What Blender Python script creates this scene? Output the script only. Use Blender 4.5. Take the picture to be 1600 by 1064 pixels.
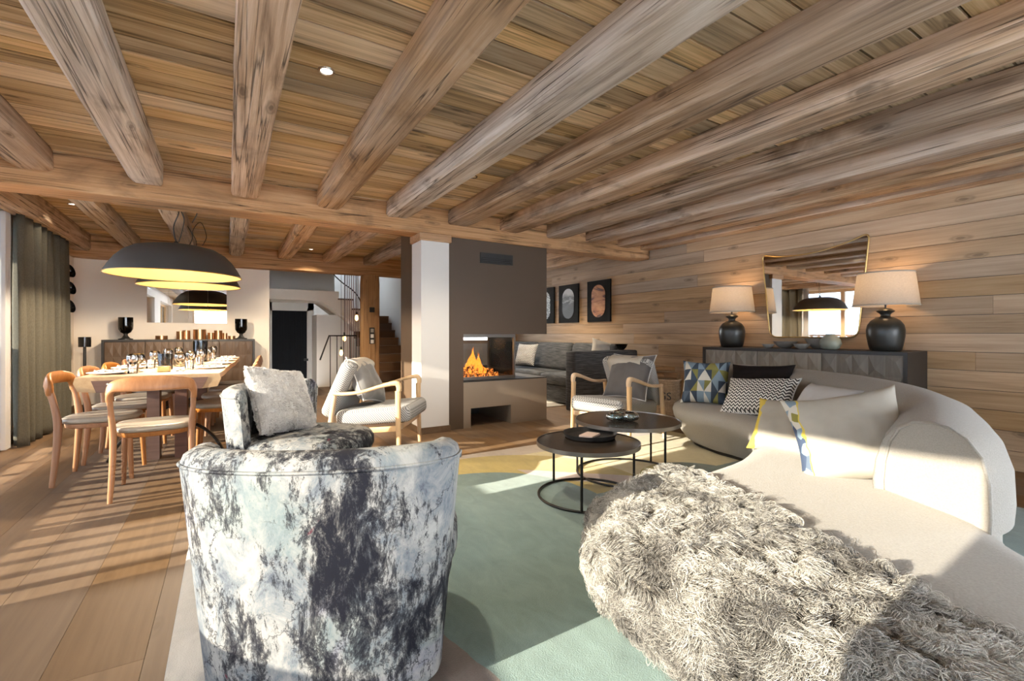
import bpy, bmesh, math, random
import numpy as np
from mathutils import Vector, Matrix, noise as mnoise

for o in list(bpy.data.objects):
    bpy.data.objects.remove(o, do_unlink=True)
SC = bpy.context.scene
COL = SC.collection
R = random.Random(7)
rad = math.radians

# ------------------------------------------------------------------ camera, sky, sun, exposure
cam = bpy.data.cameras.new('camera')
cam.sensor_fit = 'HORIZONTAL'
cam.sensor_width = 36.0
cam.lens = 36.0 * 730.0 / 1600.0
cam.shift_y = -10.0 / 1600.0
cam.clip_start = 0.05
cam.clip_end = 300
camo = bpy.data.objects.new('camera', cam)
COL.objects.link(camo)
camo.location = (0, 0, 1.1)
camo.rotation_euler = (rad(90), 0, -math.atan(445 / 730))
SC.camera = camo

world = bpy.data.worlds.new('sky')
SC.world = world
world.use_nodes = True
wn = world.node_tree
wn.nodes.clear()
wo = wn.nodes.new('ShaderNodeOutputWorld')
wb = wn.nodes.new('ShaderNodeBackground')
wt = wn.nodes.new('ShaderNodeTexCoord')
ws = wn.nodes.new('ShaderNodeSeparateXYZ')
wr = wn.nodes.new('ShaderNodeValToRGB')
wn.links.new(wt.outputs['Generated'], ws.inputs[0])
wn.links.new(ws.outputs['Z'], wr.inputs[0])
wr.color_ramp.elements[0].position = 0.0
wr.color_ramp.elements[0].color = (0.92, 0.95, 1.0, 1)
wr.color_ramp.elements[1].position = 0.7
wr.color_ramp.elements[1].color = (0.62, 0.78, 1.0, 1)
wn.links.new(wr.outputs[0], wb.inputs[0])
wb.inputs[1].default_value = 14.0
wn.links.new(wb.outputs[0], wo.inputs[0])

sun = bpy.data.lights.new('sun', 'SUN')
sun.energy = 13.0
sun.angle = rad(0.45)
sun.color = (1.0, 0.89, 0.72)
suno = bpy.data.objects.new('sun', sun)
COL.objects.link(suno)
suno.rotation_euler = Vector((1.0, 0.06, -0.285)).to_track_quat('-Z', 'Y').to_euler()

SC.view_settings.view_transform = 'Standard'
SC.view_settings.look = 'None'
SC.view_settings.gamma = 1.0
SC.view_settings.use_curve_mapping = False
SC.view_settings.exposure = 0.50
try:
    SC.cycles.use_denoising = True
    SC.cycles.max_bounces = 14
    SC.cycles.diffuse_bounces = 8
    SC.cycles.glossy_bounces = 5
    SC.cycles.transmission_bounces = 8
    SC.cycles.transparent_max_bounces = 16
    SC.cycles.sample_clamp_indirect = 12
    SC.cycles.caustics_reflective = False
    SC.cycles.caustics_refractive = False
except Exception:
    pass

def area_light(name, loc, aim, sx, sy, watts, color):
    l = bpy.data.lights.new(name, 'AREA')
    l.shape = 'RECTANGLE'
    l.size, l.size_y = sx, sy
    l.energy, l.color = watts, color
    o = bpy.data.objects.new(name, l)
    COL.objects.link(o)
    o.location = loc
    o.rotation_euler = Vector(aim).to_track_quat('-Z', 'Y').to_euler()
    return o

# ------------------------------------------------------------------ objects and tags
def tag(o, label=None, cat=None, group=None, kind=None):
    if label: o['label'] = label
    if cat: o['category'] = cat
    if group: o['group'] = group
    if kind: o['kind'] = kind
    return o

def thing(name, label, cat, loc=(0, 0, 0), rz=0.0, group=None):
    o = bpy.data.objects.new(name, None)
    o.empty_display_size = 0.1
    COL.objects.link(o)
    o.location = loc
    o.rotation_euler = (0, 0, rz)
    return tag(o, label, cat, group)

def copy_tree(o, parent=None):
    c = o.copy()
    COL.objects.link(c)
    c.parent = parent
    for ch in list(o.children):
        copy_tree(ch, c)
    return c

def basis(loc, n, up):
    """matrix whose Z is n and whose Y is as near to up as can be"""
    n = Vector(n).normalized()
    x = Vector(up).cross(n).normalized()
    y = n.cross(x)
    m = Matrix((x, y, n)).transposed().to_4x4()
    m.translation = Vector(loc)
    return m

class MB:
    def __init__(s):
        s.v, s.f = [], []
    def add(s, v, f, M=None):
        b = len(s.v)
        if M is not None:
            v = [tuple(M @ Vector(p)) for p in v]
        s.v += [tuple(p) for p in v]
        s.f += [tuple(b + i for i in q) for q in f]
        return s
    def box(s, x0, x1, y0, y1, z0, z1, M=None):
        v = [(x0, y0, z0), (x1, y0, z0), (x1, y1, z0), (x0, y1, z0), (x0, y0, z1), (x1, y0, z1), (x1, y1, z1), (x0, y1, z1)]
        return s.add(v, [(3, 2, 1, 0), (4, 5, 6, 7), (0, 1, 5, 4), (1, 2, 6, 5), (2, 3, 7, 6), (3, 0, 4, 7)], M)
    def rbox(s, x0, x1, y0, y1, z0, z1, r=0.02, seg=3, M=None):
        bm = bmesh.new()
        bmesh.ops.create_cube(bm, size=1)
        for v in bm.verts:
            v.co = Vector((x0 if v.co.x < 0 else x1, y0 if v.co.y < 0 else y1, z0 if v.co.z < 0 else z1))
        bmesh.ops.bevel(bm, geom=bm.edges[:], offset=r, segments=seg, affect='EDGES', profile=0.5)
        bm.verts.index_update()
        s.add([tuple(v.co) for v in bm.verts], [tuple(v.index for v in f.verts) for f in bm.faces], M)
        bm.free()
        return s
    def rings(s, rings, closed=True, cap0=True, cap1=True, M=None):
        n = len(rings[0])
        v = [p for r in rings for p in r]
        f = []
        for i in range(len(rings) - 1):
            for j in range(n if closed else n - 1):
                k = (j + 1) % n
                f.append((i * n + j, i * n + k, (i + 1) * n + k, (i + 1) * n + j))
        if cap0 and closed: f.append(tuple(range(n - 1, -1, -1)))
        if cap1 and closed: f.append(tuple((len(rings) - 1) * n + j for j in range(n)))
        return s.add(v, f, M)
    def sweep(s, pts, ra, rb=None, n=8, up=(0, 0, 1), loop=False, M=None, sq=2.0):
        """tube along pts; ra = half size along up-ish axis, rb = half size sideways"""
        P = [Vector(p) for p in pts]
        m = len(P)
        if not hasattr(ra, '__len__'): ra = [ra] * m
        if rb is None: rb = ra
        if not hasattr(rb, '__len__'): rb = [rb] * m
        up = Vector(up)
        rs = []
        for i, p in enumerate(P):
            if loop: t = P[(i + 1) % m] - P[i - 1]
            else: t = P[min(i + 1, m - 1)] - P[max(i - 1, 0)]
            t.normalize()
            u = up - t * up.dot(t)
            if u.length < 1e-3:
                u = Vector((1, 0, 0)) - t * t.x
                if u.length < 1e-3: u = Vector((0, 1, 0)) - t * t.y
            u.normalize()
            w = t.cross(u)
            ring = []
            for k in range(n):
                a = 2 * math.pi * (k + 0.5) / n
                ca, sa = math.cos(a), math.sin(a)
                e = 2.0 / sq
                ca = math.copysign(abs(ca) ** e, ca)
                sa = math.copysign(abs(sa) ** e, sa)
                ring.append(tuple(p + u * (ra[i] * ca) + w * (rb[i] * sa)))
            rs.append(ring)
        if loop:
            rs.append(rs[0])
            return s.rings(rs, True, False, False, M)
        return s.rings(rs, True, True, True, M)
    def lathe(s, prof, n=24, c=(0, 0, 0), M=None, cap0=True, cap1=True):
        rs = [[(c[0] + r * math.cos(2 * math.pi * k / n), c[1] + r * math.sin(2 * math.pi * k / n), c[2] + z) for k in range(n)] for r, z in prof]
        return s.rings(rs, True, cap0, cap1, M)
    def prism(s, poly, z0, z1, M=None):
        n = len(poly)
        v = [(x, y, z0) for x, y in poly] + [(x, y, z1) for x, y in poly]
        f = [tuple(range(n - 1, -1, -1)), tuple(range(n, 2 * n))] + [(i, (i + 1) % n, n + (i + 1) % n, n + i) for i in range(n)]
        return s.add(v, f, M)
    def obj(s, name, m, parent=None, smooth=None, M=None, kind=None):
        me = bpy.data.meshes.new(name)
        me.from_pydata(s.v, [], s.f)
        me.materials.append(m)
        if smooth is not None:
            me.polygons.foreach_set('use_smooth', [True] * len(me.polygons))
            if smooth < 180: me.set_sharp_from_angle(angle=rad(smooth))
        me.update()
        o = bpy.data.objects.new(name, me)
        COL.objects.link(o)
        if M is not None: o.matrix_world = M
        if parent is not None: o.parent = parent
        if kind: o['kind'] = kind
        return o

def share(name, data, parent=None, loc=(0, 0, 0), rot=(0, 0, 0)):
    o = bpy.data.objects.new(name, data)
    COL.objects.link(o)
    o.location, o.rotation_euler = loc, rot
    if parent is not None: o.parent = parent
    return o

def spline(P, n=8, loop=False):
    """Catmull-Rom"""
    P = [Vector(p) for p in P]
    m = len(P)
    out = []
    for i in range(m if loop else m - 1):
        if loop: a, b, c, d = P[i - 1], P[i], P[(i + 1) % m], P[(i + 2) % m]
        else: a, b, c, d = P[max(i - 1, 0)], P[i], P[i + 1], P[min(i + 2, m - 1)]
        for k in range(n):
            t = k / n
            out.append(0.5 * ((2 * b) + (c - a) * t + (2 * a - 5 * b + 4 * c - d) * t * t + (3 * b - a - 3 * c + d) * t ** 3))
    if not loop: out.append(P[-1])
    return out

def lerp_list(vals, n):
    m = len(vals) - 1
    out = []
    for i in range(n):
        t = i / (n - 1) * m
        k = min(int(t), m - 1)
        out.append(vals[k] + (vals[k + 1] - vals[k]) * (t - k))
    return out

# ------------------------------------------------------------------ materials
class NT:
    def __init__(s, name):
        s.m = bpy.data.materials.new(name)
        s.m.use_nodes = True
        s.t = s.m.node_tree
        s.b = s.t.nodes['Principled BSDF']
        s.out = s.t.nodes['Material Output']
    def n(s, typ, **kw):
        x = s.t.nodes.new(typ)
        for k, v in kw.items(): setattr(x, k, v)
        return x
    def l(s, a, b): s.t.links.new(a, b)
    def val(s, sock, v):
        if hasattr(v, 'is_linked'): s.l(v, sock)
        else: sock.default_value = v
    def math(s, op, a, b=None, c=None, clamp=False):
        x = s.n('ShaderNodeMath', operation=op, use_clamp=clamp)
        s.val(x.inputs[0], a)
        if b is not None: s.val(x.inputs[1], b)
        if c is not None: s.val(x.inputs[2], c)
        return x.outputs[0]
    def coord(s, rnd=True, scale=(1, 1, 1)):
        tc = s.n('ShaderNodeTexCoord')
        v = tc.outputs['Object']
        if rnd:
            oi = s.n('ShaderNodeObjectInfo')
            a = s.n('ShaderNodeVectorMath', operation='MULTIPLY_ADD')
            cx = s.n('ShaderNodeCombineXYZ')
            for i, k in enumerate((57.0, 31.0, 43.0)): s.l(s.math('MULTIPLY', oi.outputs['Random'], k), cx.inputs[i])
            s.l(v, a.inputs[0])
            a.inputs[1].default_value = (1, 1, 1)
            s.l(cx.outputs[0], a.inputs[2])
            v = a.outputs[0]
        if scale != (1, 1, 1): v = s.scale(v, scale)
        return v
    def scale(s, v, sc):
        a = s.n('ShaderNodeVectorMath', operation='MULTIPLY')
        s.l(v, a.inputs[0])
        a.inputs[1].default_value = sc
        return a.outputs[0]
    def noise(s, v, scale=1.0, detail=4.0, rough=0.55, dist=0.0, col=False):
        x = s.n('ShaderNodeTexNoise')
        s.l(v, x.inputs['Vector'])
        x.inputs['Scale'].default_value = scale
        x.inputs['Detail'].default_value = detail
        x.inputs['Roughness'].default_value = rough
        x.inputs['Distortion'].default_value = dist
        return x.outputs['Color' if col else 'Fac']
    def ramp(s, f, stops, interp='LINEAR'):
        x = s.n('ShaderNodeValToRGB')
        s.val(x.inputs[0], f)
        e = x.color_ramp.elements
        x.color_ramp.interpolation = interp
        while len(e) < len(stops): e.new(0.5)
        for i, (p, c) in enumerate(stops):
            e[i].position = p
            e[i].color = (c, c, c, 1) if not hasattr(c, '__len__') else (*c, 1)
        return x.outputs[0]
    def mix(s, f, a, b, mode='MIX'):
        x = s.n('ShaderNodeMix', data_type='RGBA', blend_type=mode)
        s.val(x.inputs[0], f)
        for k, v in ((6, a), (7, b)):
            if hasattr(v, 'is_linked'): s.l(v, x.inputs[k])
            else: x.inputs[k].default_value = (*v, 1)
        return x.outputs[2]
    def bump(s, h, strength=0.3, dist=0.01):
        x = s.n('ShaderNodeBump')
        x.inputs['Strength'].default_value = strength
        x.inputs['Distance'].default_value = dist
        s.l(h, x.inputs['Height'])
        s.l(x.outputs[0], s.b.inputs['Normal'])
    def fin(s, col=None, rough=0.6, metal=0.0, spec=0.5, sheen=0.0):
        if col is not None:
            if hasattr(col, 'is_linked'): s.l(col, s.b.inputs['Base Color'])
            else: s.b.inputs['Base Color'].default_value = (*col, 1)
        s.val(s.b.inputs['Roughness'], rough)
        s.b.inputs['Metallic'].default_value = metal
        s.b.inputs['Specular IOR Level'].default_value = spec
        if sheen: s.b.inputs['Sheen Weight'].default_value = sheen
        return s.m

def plain(name, col, rough=0.6, metal=0.0, var=0.08, vs=6.0, bump=0.0, bs=200.0, spec=0.5, sheen=0.0):
    t = NT(name)
    v = t.coord()
    f = t.noise(v, vs, 4)
    c = t.mix(f, tuple(x * (1 - var) for x in col), tuple(min(1, x * (1 + var)) for x in col))
    if bump: t.bump(t.noise(v, bs, 2), bump, 0.004)
    return t.fin(c, rough, metal, spec, sheen)

def wood(name, dark, mid, light, axis=0, rough=0.55, cross=9.0, knots=0.5, contrast=1.0, vary=0.35, cracks=0.0, grey=None, spec=0.3, bump=0.25, knot_s=(0.9, 3.2)):
    t = NT(name)
    v = t.coord()
    sc = [cross] * 3; sc[axis] = 0.55
    sc2 = [cross * 7] * 3; sc2[axis] = 1.6
    a = t.noise(t.scale(v, sc), 1.0, 6, 0.6, 1.2)
    fine = t.noise(t.scale(v, sc2), 1.0, 4, 0.6, 0.3)
    f = t.math('ADD', t.math('MULTIPLY', a, 0.65), t.math('MULTIPLY', fine, 0.35))
    w = 0.2 / contrast
    col = t.ramp(f, [(0.5 - w, dark), (0.5, mid), (0.5 + w, light)])
    oi = t.n('ShaderNodeObjectInfo')
    rv = t.math('FRACT', t.math('MULTIPLY', oi.outputs['Random'], 7.31))
    if grey:
        col = t.mix(t.ramp(t.noise(v, 0.9, 3), [(0.42, 0.0), (0.68, 0.75)]), col, t.mix(0.55, col, grey))
    hs = t.n('ShaderNodeHueSaturation')
    t.l(t.math('MULTIPLY_ADD', rv, vary, 1 - vary * 0.55), hs.inputs['Value'])
    t.l(t.math('MULTIPLY_ADD', oi.outputs['Random'], 0.35, 0.85), hs.inputs['Saturation'])
    t.l(col, hs.inputs['Color'])
    col = hs.outputs[0]
    if cracks:
        scs = [2.6] * 3; scs[axis] = 1.3
        col = t.mix(t.ramp(t.noise(t.scale(v, scs), 1.0, 5, 0.6, 0.6), [(0.54, 0.0), (0.70, 0.62)]), col, tuple(x * 0.55 for x in dark))
    if knots:
        vo = t.n('ShaderNodeTexVoronoi', voronoi_dimensions='2D')
        sx = t.n('ShaderNodeSeparateXYZ'); t.l(v, sx.inputs[0])
        o1, o2 = [q for q in (0, 1, 2) if q != axis]
        cv = t.n('ShaderNodeCombineXYZ')
        t.l(t.math('MULTIPLY', sx.outputs[axis], knot_s[0]), cv.inputs[0])
        t.l(t.math('MULTIPLY', t.math('ADD', sx.outputs[o1], sx.outputs[o2]), knot_s[1]), cv.inputs[1])
        wv = t.n('ShaderNodeVectorMath', operation='ADD')
        t.l(cv.outputs[0], wv.inputs[0])
        t.l(t.scale(t.noise(v, 5, 2, col=True), (0.12, 0.12, 0.12)), wv.inputs[1])
        t.l(wv.outputs[0], vo.inputs['Vector'])
        vo.inputs['Scale'].default_value = 1.0
        k = t.ramp(vo.outputs['Distance'], [(0.025, knots), (0.045, knots * 0.35), (0.065, knots * 0.6), (0.09, 0.0)])
        col = t.mix(k, col, tuple(x * 0.35 for x in dark))
    if cracks:
        scc = [20.0] * 3; scc[axis] = 0.30
        brk = [6.0] * 3; brk[axis] = 1.1
        cr = t.ramp(t.math('ABSOLUTE', t.math('SUBTRACT', t.noise(t.scale(v, scc), 1.0, 2, 0.5, 0.0), 0.5)), [(0.0, cracks), (0.02, 0.0)])
        cr = t.math('MULTIPLY', cr, t.ramp(t.noise(t.scale(v, brk), 1.0, 2), [(0.41, 0.0), (0.50, 1.0)]))
        col = t.mix(cr, col, tuple(x * 0.2 for x in dark))
        hb = t.math('SUBTRACT', t.math('MULTIPLY', f, 0.6), cr)
        t.bump(hb, 0.6, 0.012)
    elif bump:
        t.bump(f, bump, 0.004)
    return t.fin(col, rough, 0, spec)

M = {}
M['oak_floor'] = wood('oak floorboards', (0.12, 0.074, 0.041), (0.178, 0.112, 0.064), (0.23, 0.152, 0.091), 1, 0.55, 7, 0.25, 0.7, 0.28, spec=0.18, bump=0.08)
M['ceil'] = wood('old ceiling boards', (0.22, 0.15, 0.078), (0.62, 0.44, 0.25), (0.82, 0.63, 0.41), 0, 0.65, 13, 0.8, 1.5, 0.6, grey=(0.30, 0.27, 0.22), bump=0.3)
M['joist'] = wood('weathered joist wood', (0.20, 0.115, 0.062), (0.50, 0.325, 0.195), (0.68, 0.50, 0.355), 1, 0.75, 13, 0.7, 1.3, 0.35, cracks=0.85, grey=(0.50, 0.43, 0.37))
M['joist_grey'] = wood('silvered joist wood', (0.24, 0.17, 0.12), (0.52, 0.42, 0.33), (0.70, 0.61, 0.52), 1, 0.75, 13, 0.6, 1.3, 0.3, cracks=0.85, grey=(0.55, 0.50, 0.46))
M['beam'] = wood('hewn beam wood', (0.30, 0.165, 0.08), (0.53, 0.315, 0.175), (0.66, 0.43, 0.26), 0, 0.7, 12, 0.6, 1.15, 0.2, cracks=0.85)
M['post'] = wood('hewn post wood', (0.22, 0.125, 0.065), (0.34, 0.21, 0.12), (0.43, 0.285, 0.17), 2, 0.7, 7, 0.5, 1.0, 0.2, cracks=0.7)
M['clad'] = wood('brown spruce cladding', (0.25, 0.16, 0.088), (0.43, 0.29, 0.175), (0.55, 0.39, 0.25), 1, 0.55, 9, 0.6, 1.0, 0.28, bump=0.12, knot_s=(1.1, 3.0))
M['chairwood'] = wood('oiled chair wood', (0.24, 0.10, 0.042), (0.36, 0.165, 0.072), (0.47, 0.24, 0.115), 2, 0.42, 9, 0.0, 0.8, 0.2, spec=0.45, bump=0.05)
M['ash'] = wood('pale ash wood', (0.50, 0.32, 0.17), (0.62, 0.42, 0.24), (0.72, 0.52, 0.32), 2, 0.42, 9, 0.0, 0.7, 0.1, spec=0.45, bump=0.05)
M['tabletop'] = wood('pale plank table wood', (0.36, 0.22, 0.11), (0.48, 0.32, 0.175), (0.58, 0.42, 0.25), 1, 0.42, 6, 0.4, 0.8, 0.1, spec=0.45, bump=0.1)
M['walnut'] = wood('dark end wood', (0.09, 0.05, 0.04), (0.15, 0.085, 0.065), (0.22, 0.13, 0.10), 0, 0.5, 8, 0.3, 0.8, 0.1)
M['stairwood'] = wood('dark stair wood', (0.10, 0.055, 0.03), (0.16, 0.09, 0.05), (0.22, 0.125, 0.07), 0, 0.5, 7, 0.2, 0.8, 0.2)
M['greywood'] = wood('smoked grey veneer', (0.14, 0.115, 0.085), (0.215, 0.18, 0.14), (0.29, 0.25, 0.20), 2, 0.45, 9, 0.0, 0.8, 0.5, bump=0.05)
M['brownwood'] = wood('smoked brown veneer', (0.07, 0.048, 0.034), (0.115, 0.08, 0.058), (0.165, 0.12, 0.09), 2, 0.45, 9, 0.0, 0.8, 0.4, bump=0.05)
M['bark'] = wood('firewood', (0.12, 0.07, 0.04), (0.22, 0.13, 0.07), (0.33, 0.21, 0.12), 0, 0.85, 9, 0.3, 1.0, 0.5)
M['plaster'] = plain('cream plaster', (0.80, 0.72, 0.62), 0.85, 0, 0.03, 2.0, 0.08, 60)
M['white'] = plain('white plaster', (0.70, 0.67, 0.625), 0.85, 0, 0.03, 2.0, 0.08, 60)
M['hallwall'] = plain('hall plaster', (0.66, 0.63, 0.58), 0.85, 0, 0.03, 2.0)
M['greyplaster'] = plain('grey plaster', (0.52, 0.49, 0.45), 0.85, 0, 0.03, 2.0)
M['black'] = plain('matt black', (0.016, 0.015, 0.014), 0.5, 0, 0.1)
M['frameblack'] = plain('flat black frame', (0.012, 0.011, 0.010), 0.7, 0, 0.1, spec=0.08)
M['blackmetal'] = plain('black steel', (0.022, 0.020, 0.018), 0.38, 0.6, 0.15)
M['blackgloss'] = plain('gloss black', (0.012, 0.011, 0.010), 0.14, 0, 0.1)
M['darkwood'] = plain('black stained wood', (0.022, 0.018, 0.015), 0.45, 0, 0.2)
M['taupe'] = plain('taupe steel cladding', (0.084, 0.052, 0.029), 0.55, 0.0, 0.10, 1.5, spec=0.5)
M['taupe_lit'] = plain('taupe steel with painted sheen', (0.30, 0.235, 0.175), 0.42, 0.3, 0.12, 2.5, spec=0.5)  # same steel made lighter: the sheen of the light is painted in
M['brass'] = plain('brass', (0.62, 0.42, 0.16), 0.28, 1.0, 0.1)
M['gold'] = plain('gilded inside', (0.34, 0.235, 0.08), 0.45, 0.6, 0.08)
M['copper'] = plain('copper', (0.52, 0.30, 0.16), 0.3, 1.0, 0.2)
M['chrome'] = plain('chrome', (0.75, 0.75, 0.75), 0.15, 1.0, 0.02)
M['shade'] = plain('charcoal pendant shell', (0.050, 0.047, 0.044), 0.55, 0, 0.12)
M['doordark'] = plain('dark slate door', (0.007, 0.008, 0.010), 0.6, 0, 0.2, spec=0.12)
M['ceramic'] = plain('dark bronze ceramic', (0.030, 0.028, 0.023), 0.34, 0.25, 0.45, 9.0, 0.15, 40)
M['stone'] = plain('grey stone ware', (0.30, 0.27, 0.23), 0.6, 0, 0.2)
M['leather'] = plain('taupe leather', (0.30, 0.255, 0.20), 0.42, 0, 0.12)
M['linen_cream'] = plain('cream linen', (0.43, 0.39, 0.33), 0.9, 0, 0.05, 20, 0.25, 500, spec=0.2)
M['linen_white'] = plain('white cotton', (0.50, 0.49, 0.48), 0.9, 0, 0.03, 20, 0.15, 400, spec=0.2)
M['porcelain'] = plain('porcelain', (0.80, 0.78, 0.74), 0.25)
M['grey_velvet'] = plain('silver grey velvet', (0.15, 0.145, 0.14), 0.6, 0, 0.35, 9, 0.2, 300, sheen=0.15)
M['char_velvet'] = plain('charcoal velvet', (0.082, 0.074, 0.072), 0.75, 0, 0.25, 6, 0.15, 300, sheen=0.3)
M['black_velvet'] = plain('black velvet', (0.012, 0.009, 0.0085), 0.8, 0, 0.35, 8, 0.1, 300, spec=0.12)
M['purple'] = plain('dusky pink cord', (0.36, 0.24, 0.22), 0.6)
M['pink'] = plain('pale pink card', (0.55, 0.42, 0.36), 0.6)
M['yellow'] = plain('mustard trim', (0.62, 0.45, 0.08), 0.7)
M['tabletop_metal'] = plain('bronzed table top', (0.055, 0.042, 0.032), 0.22, 0.55, 0.35, 5)
M['rimgrey'] = plain('pewter rim', (0.26, 0.24, 0.22), 0.3, 0.9, 0.1)
M['snow'] = plain('snowy ground', (0.75, 0.78, 0.82), 0.9, 0, 0.15, 0.4)
M['slate'] = plain('snow dusted slate roof', (0.42, 0.44, 0.46), 0.8, 0, 0.3, 1.5)
M['hill'] = plain('snowy wooded hillside', (0.22, 0.23, 0.24), 0.9, 0, 0.8, 0.25)

def fabric_sofa():
    t = NT('oatmeal boucle')
    v = t.coord(False)
    w = t.noise(t.scale(v, (140, 140, 260)), 1.0, 2, 0.6)
    c = t.mix(w, (0.235, 0.216, 0.188), (0.365, 0.34, 0.303))
    t.bump(w, 0.5, 0.004)
    return t.fin(c, 0.92, 0, 0.2, 0.15)
M['sofa'] = fabric_sofa()

def fabric_paint():
    t = NT('abstract brushed velvet')
    v = t.coord(False)
    big = t.noise(t.scale(v, (3.4, 3.4, 1.9)), 1.0, 3, 0.55, 0.6)
    mid = t.noise(t.scale(v, (8, 8, 5.5)), 1.0, 12, 0.78, 0.5)
    base = t.ramp(mid, [(0.34, (0.075, 0.085, 0.105)), (0.43, (0.145, 0.16, 0.175)), (0.50, (0.215, 0.218, 0.215)), (0.60, (0.31, 0.30, 0.28)), (0.75, (0.20, 0.22, 0.225))])
    tint = t.noise(v, 3.1, 3, 0.5, 0.5)
    base = t.mix(t.ramp(tint, [(0.55, 0.0), (0.72, 0.55)]), base, (0.15, 0.20, 0.193))
    base = t.mix(t.ramp(t.noise(v, 4.3, 3, 0.5, 0.5), [(0.62, 0.0), (0.74, 0.6)]), base, (0.165, 0.15, 0.225))
    st = t.noise(t.scale(v, (19, 19, 7.5)), 1.0, 14, 0.84, 0.35)
    st = t.math('ADD', st, t.math('MULTIPLY', t.math('SUBTRACT', big, 0.5), 0.62))
    k = t.ramp(st, [(0.505, 0.0), (0.525, 0.7), (0.60, 1.0)])
    col = t.mix(k, base, (0.010, 0.010, 0.015))
    # thin scratched strokes
    sv = t.n('ShaderNodeTexVoronoi', feature='DISTANCE_TO_EDGE')
    ad = t.n('ShaderNodeVectorMath', operation='ADD')
    t.l(t.scale(v, (7, 7, 4)), ad.inputs[0])
    t.l(t.scale(t.noise(v, 6, 5, 0.7, 0.0, True), (1.6, 1.6, 1.6)), ad.inputs[1])
    t.l(ad.outputs[0], sv.inputs['Vector'])
    sv.inputs['Scale'].default_value = 1.0
    s2 = t.math('MULTIPLY', t.ramp(sv.outputs['Distance'], [(0.006, 0.8), (0.03, 0.0)]), t.ramp(t.noise(v, 5.0, 2), [(0.45, 0.0), (0.6, 1.0)]))
    col = t.mix(s2, col, (0.014, 0.014, 0.02))
    col = t.mix(t.ramp(t.noise(v, 7.0, 2, 0.5, 1.0), [(0.735, 0.0), (0.75, 0.9)]), col, (0.10, 0.015, 0.028))
    t.bump(t.noise(v, 260, 2), 0.15, 0.003)
    return t.fin(col, 0.7, 0, 0.12)
M['paint'] = fabric_paint()

def zig(name, a, b, fx, fy, amp, duty=0.5, soft=0.08, rough=0.85, axes=(0, 1)):
    t = NT(name)
    v = t.coord(False)
    se = t.n('ShaderNodeSeparateXYZ')
    t.l(v, se.inputs[0])
    x, y = se.outputs[axes[0]], se.outputs[axes[1]]
    if axes == (0, 2): y = t.math('ADD', y, se.outputs[1])
    tri = t.math('PINGPONG', t.math('MULTIPLY', x, fx), 0.5)
    ph = t.math('FRACT', t.math('ADD', t.math('MULTIPLY', y, fy), t.math('MULTIPLY', tri, amp)))
    k = t.ramp(t.math('PINGPONG', ph, 0.5), [(duty * 0.5 - soft * 0.5, 0.0), (duty * 0.5 + soft * 0.5, 1.0)])
    c = t.mix(k, a, b)
    t.bump(t.noise(v, 320, 2), 0.25, 0.003)
    return t.fin(c, rough, 0, 0.2)
M['zigzag'] = zig('black and white zigzag weave', (0.035, 0.033, 0.033), (0.70, 0.68, 0.64), 26, 36, 1.5)
M['herring'] = zig('grey herringbone tweed', (0.13, 0.13, 0.13), (0.47, 0.46, 0.44), 34, 46, 1.3, 0.5, 0.35, axes=(0, 2))

def fabric_dark():
    t = NT('charcoal ribbed upholstery')
    v = t.coord(False)
    w = t.noise(t.scale(v, (5, 5, 160)), 1.0, 3, 0.6)
    c = t.mix(t.ramp(w, [(0.4, 0.0), (0.65, 1.0)]), (0.040, 0.042, 0.045), (0.125, 0.125, 0.125))
    t.bump(w, 0.4, 0.004)
    return t.fin(c, 0.9, 0, 0.2)
M['darksofa'] = fabric_dark()

def fabric_geo():
    t = NT('geometric diamond print')
    v = t.coord(False)
    se = t.n('ShaderNodeSeparateXYZ')
    t.l(v, se.inputs[0])
    X = t.math('MULTIPLY', se.outputs[0], 8.0)
    Y = t.math('MULTIPLY', se.outputs[1], 9.0)
    row = t.math('FLOOR', Y)
    fy = t.math('FRACT', Y)
    xs = t.math('ADD', X, t.math('MULTIPLY', row, 0.5))
    cx = t.math('FLOOR', xs)
    fx = t.math('ABSOLUTE', t.math('SUBTRACT', t.math('FRACT', xs), 0.5))
    up = t.math('LESS_THAN', t.math('MULTIPLY', fx, 2.0), fy)
    half = t.math('LESS_THAN', t.math('FRACT', xs), 0.5)
    cb = t.n('ShaderNodeCombineXYZ')
    t.l(t.math('ADD', cx, t.math('MULTIPLY', half, 0.37)), cb.inputs[0])
    t.l(row, cb.inputs[1])
    t.l(up, cb.inputs[2])
    wn_ = t.n('ShaderNodeTexWhiteNoise')
    t.l(cb.outputs[0], wn_.inputs['Vector'])
    c1 = t.ramp(wn_.outputs['Value'], [(0.0, (0.045, 0.06, 0.085)), (0.45, (0.09, 0.12, 0.16)), (0.62, (0.20, 0.19, 0.06)), (0.82, (0.20, 0.27, 0.33))], 'CONSTANT')
    c2 = t.ramp(wn_.outputs['Value'], [(0.0, (0.60, 0.57, 0.50)), (0.38, (0.24, 0.22, 0.07)), (0.55, (0.20, 0.27, 0.33)), (0.75, (0.05, 0.07, 0.10))], 'CONSTANT')
    return t.fin(t.mix(up, c2, c1), 0.85, 0, 0.2)
M['geo'] = fabric_geo()

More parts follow.
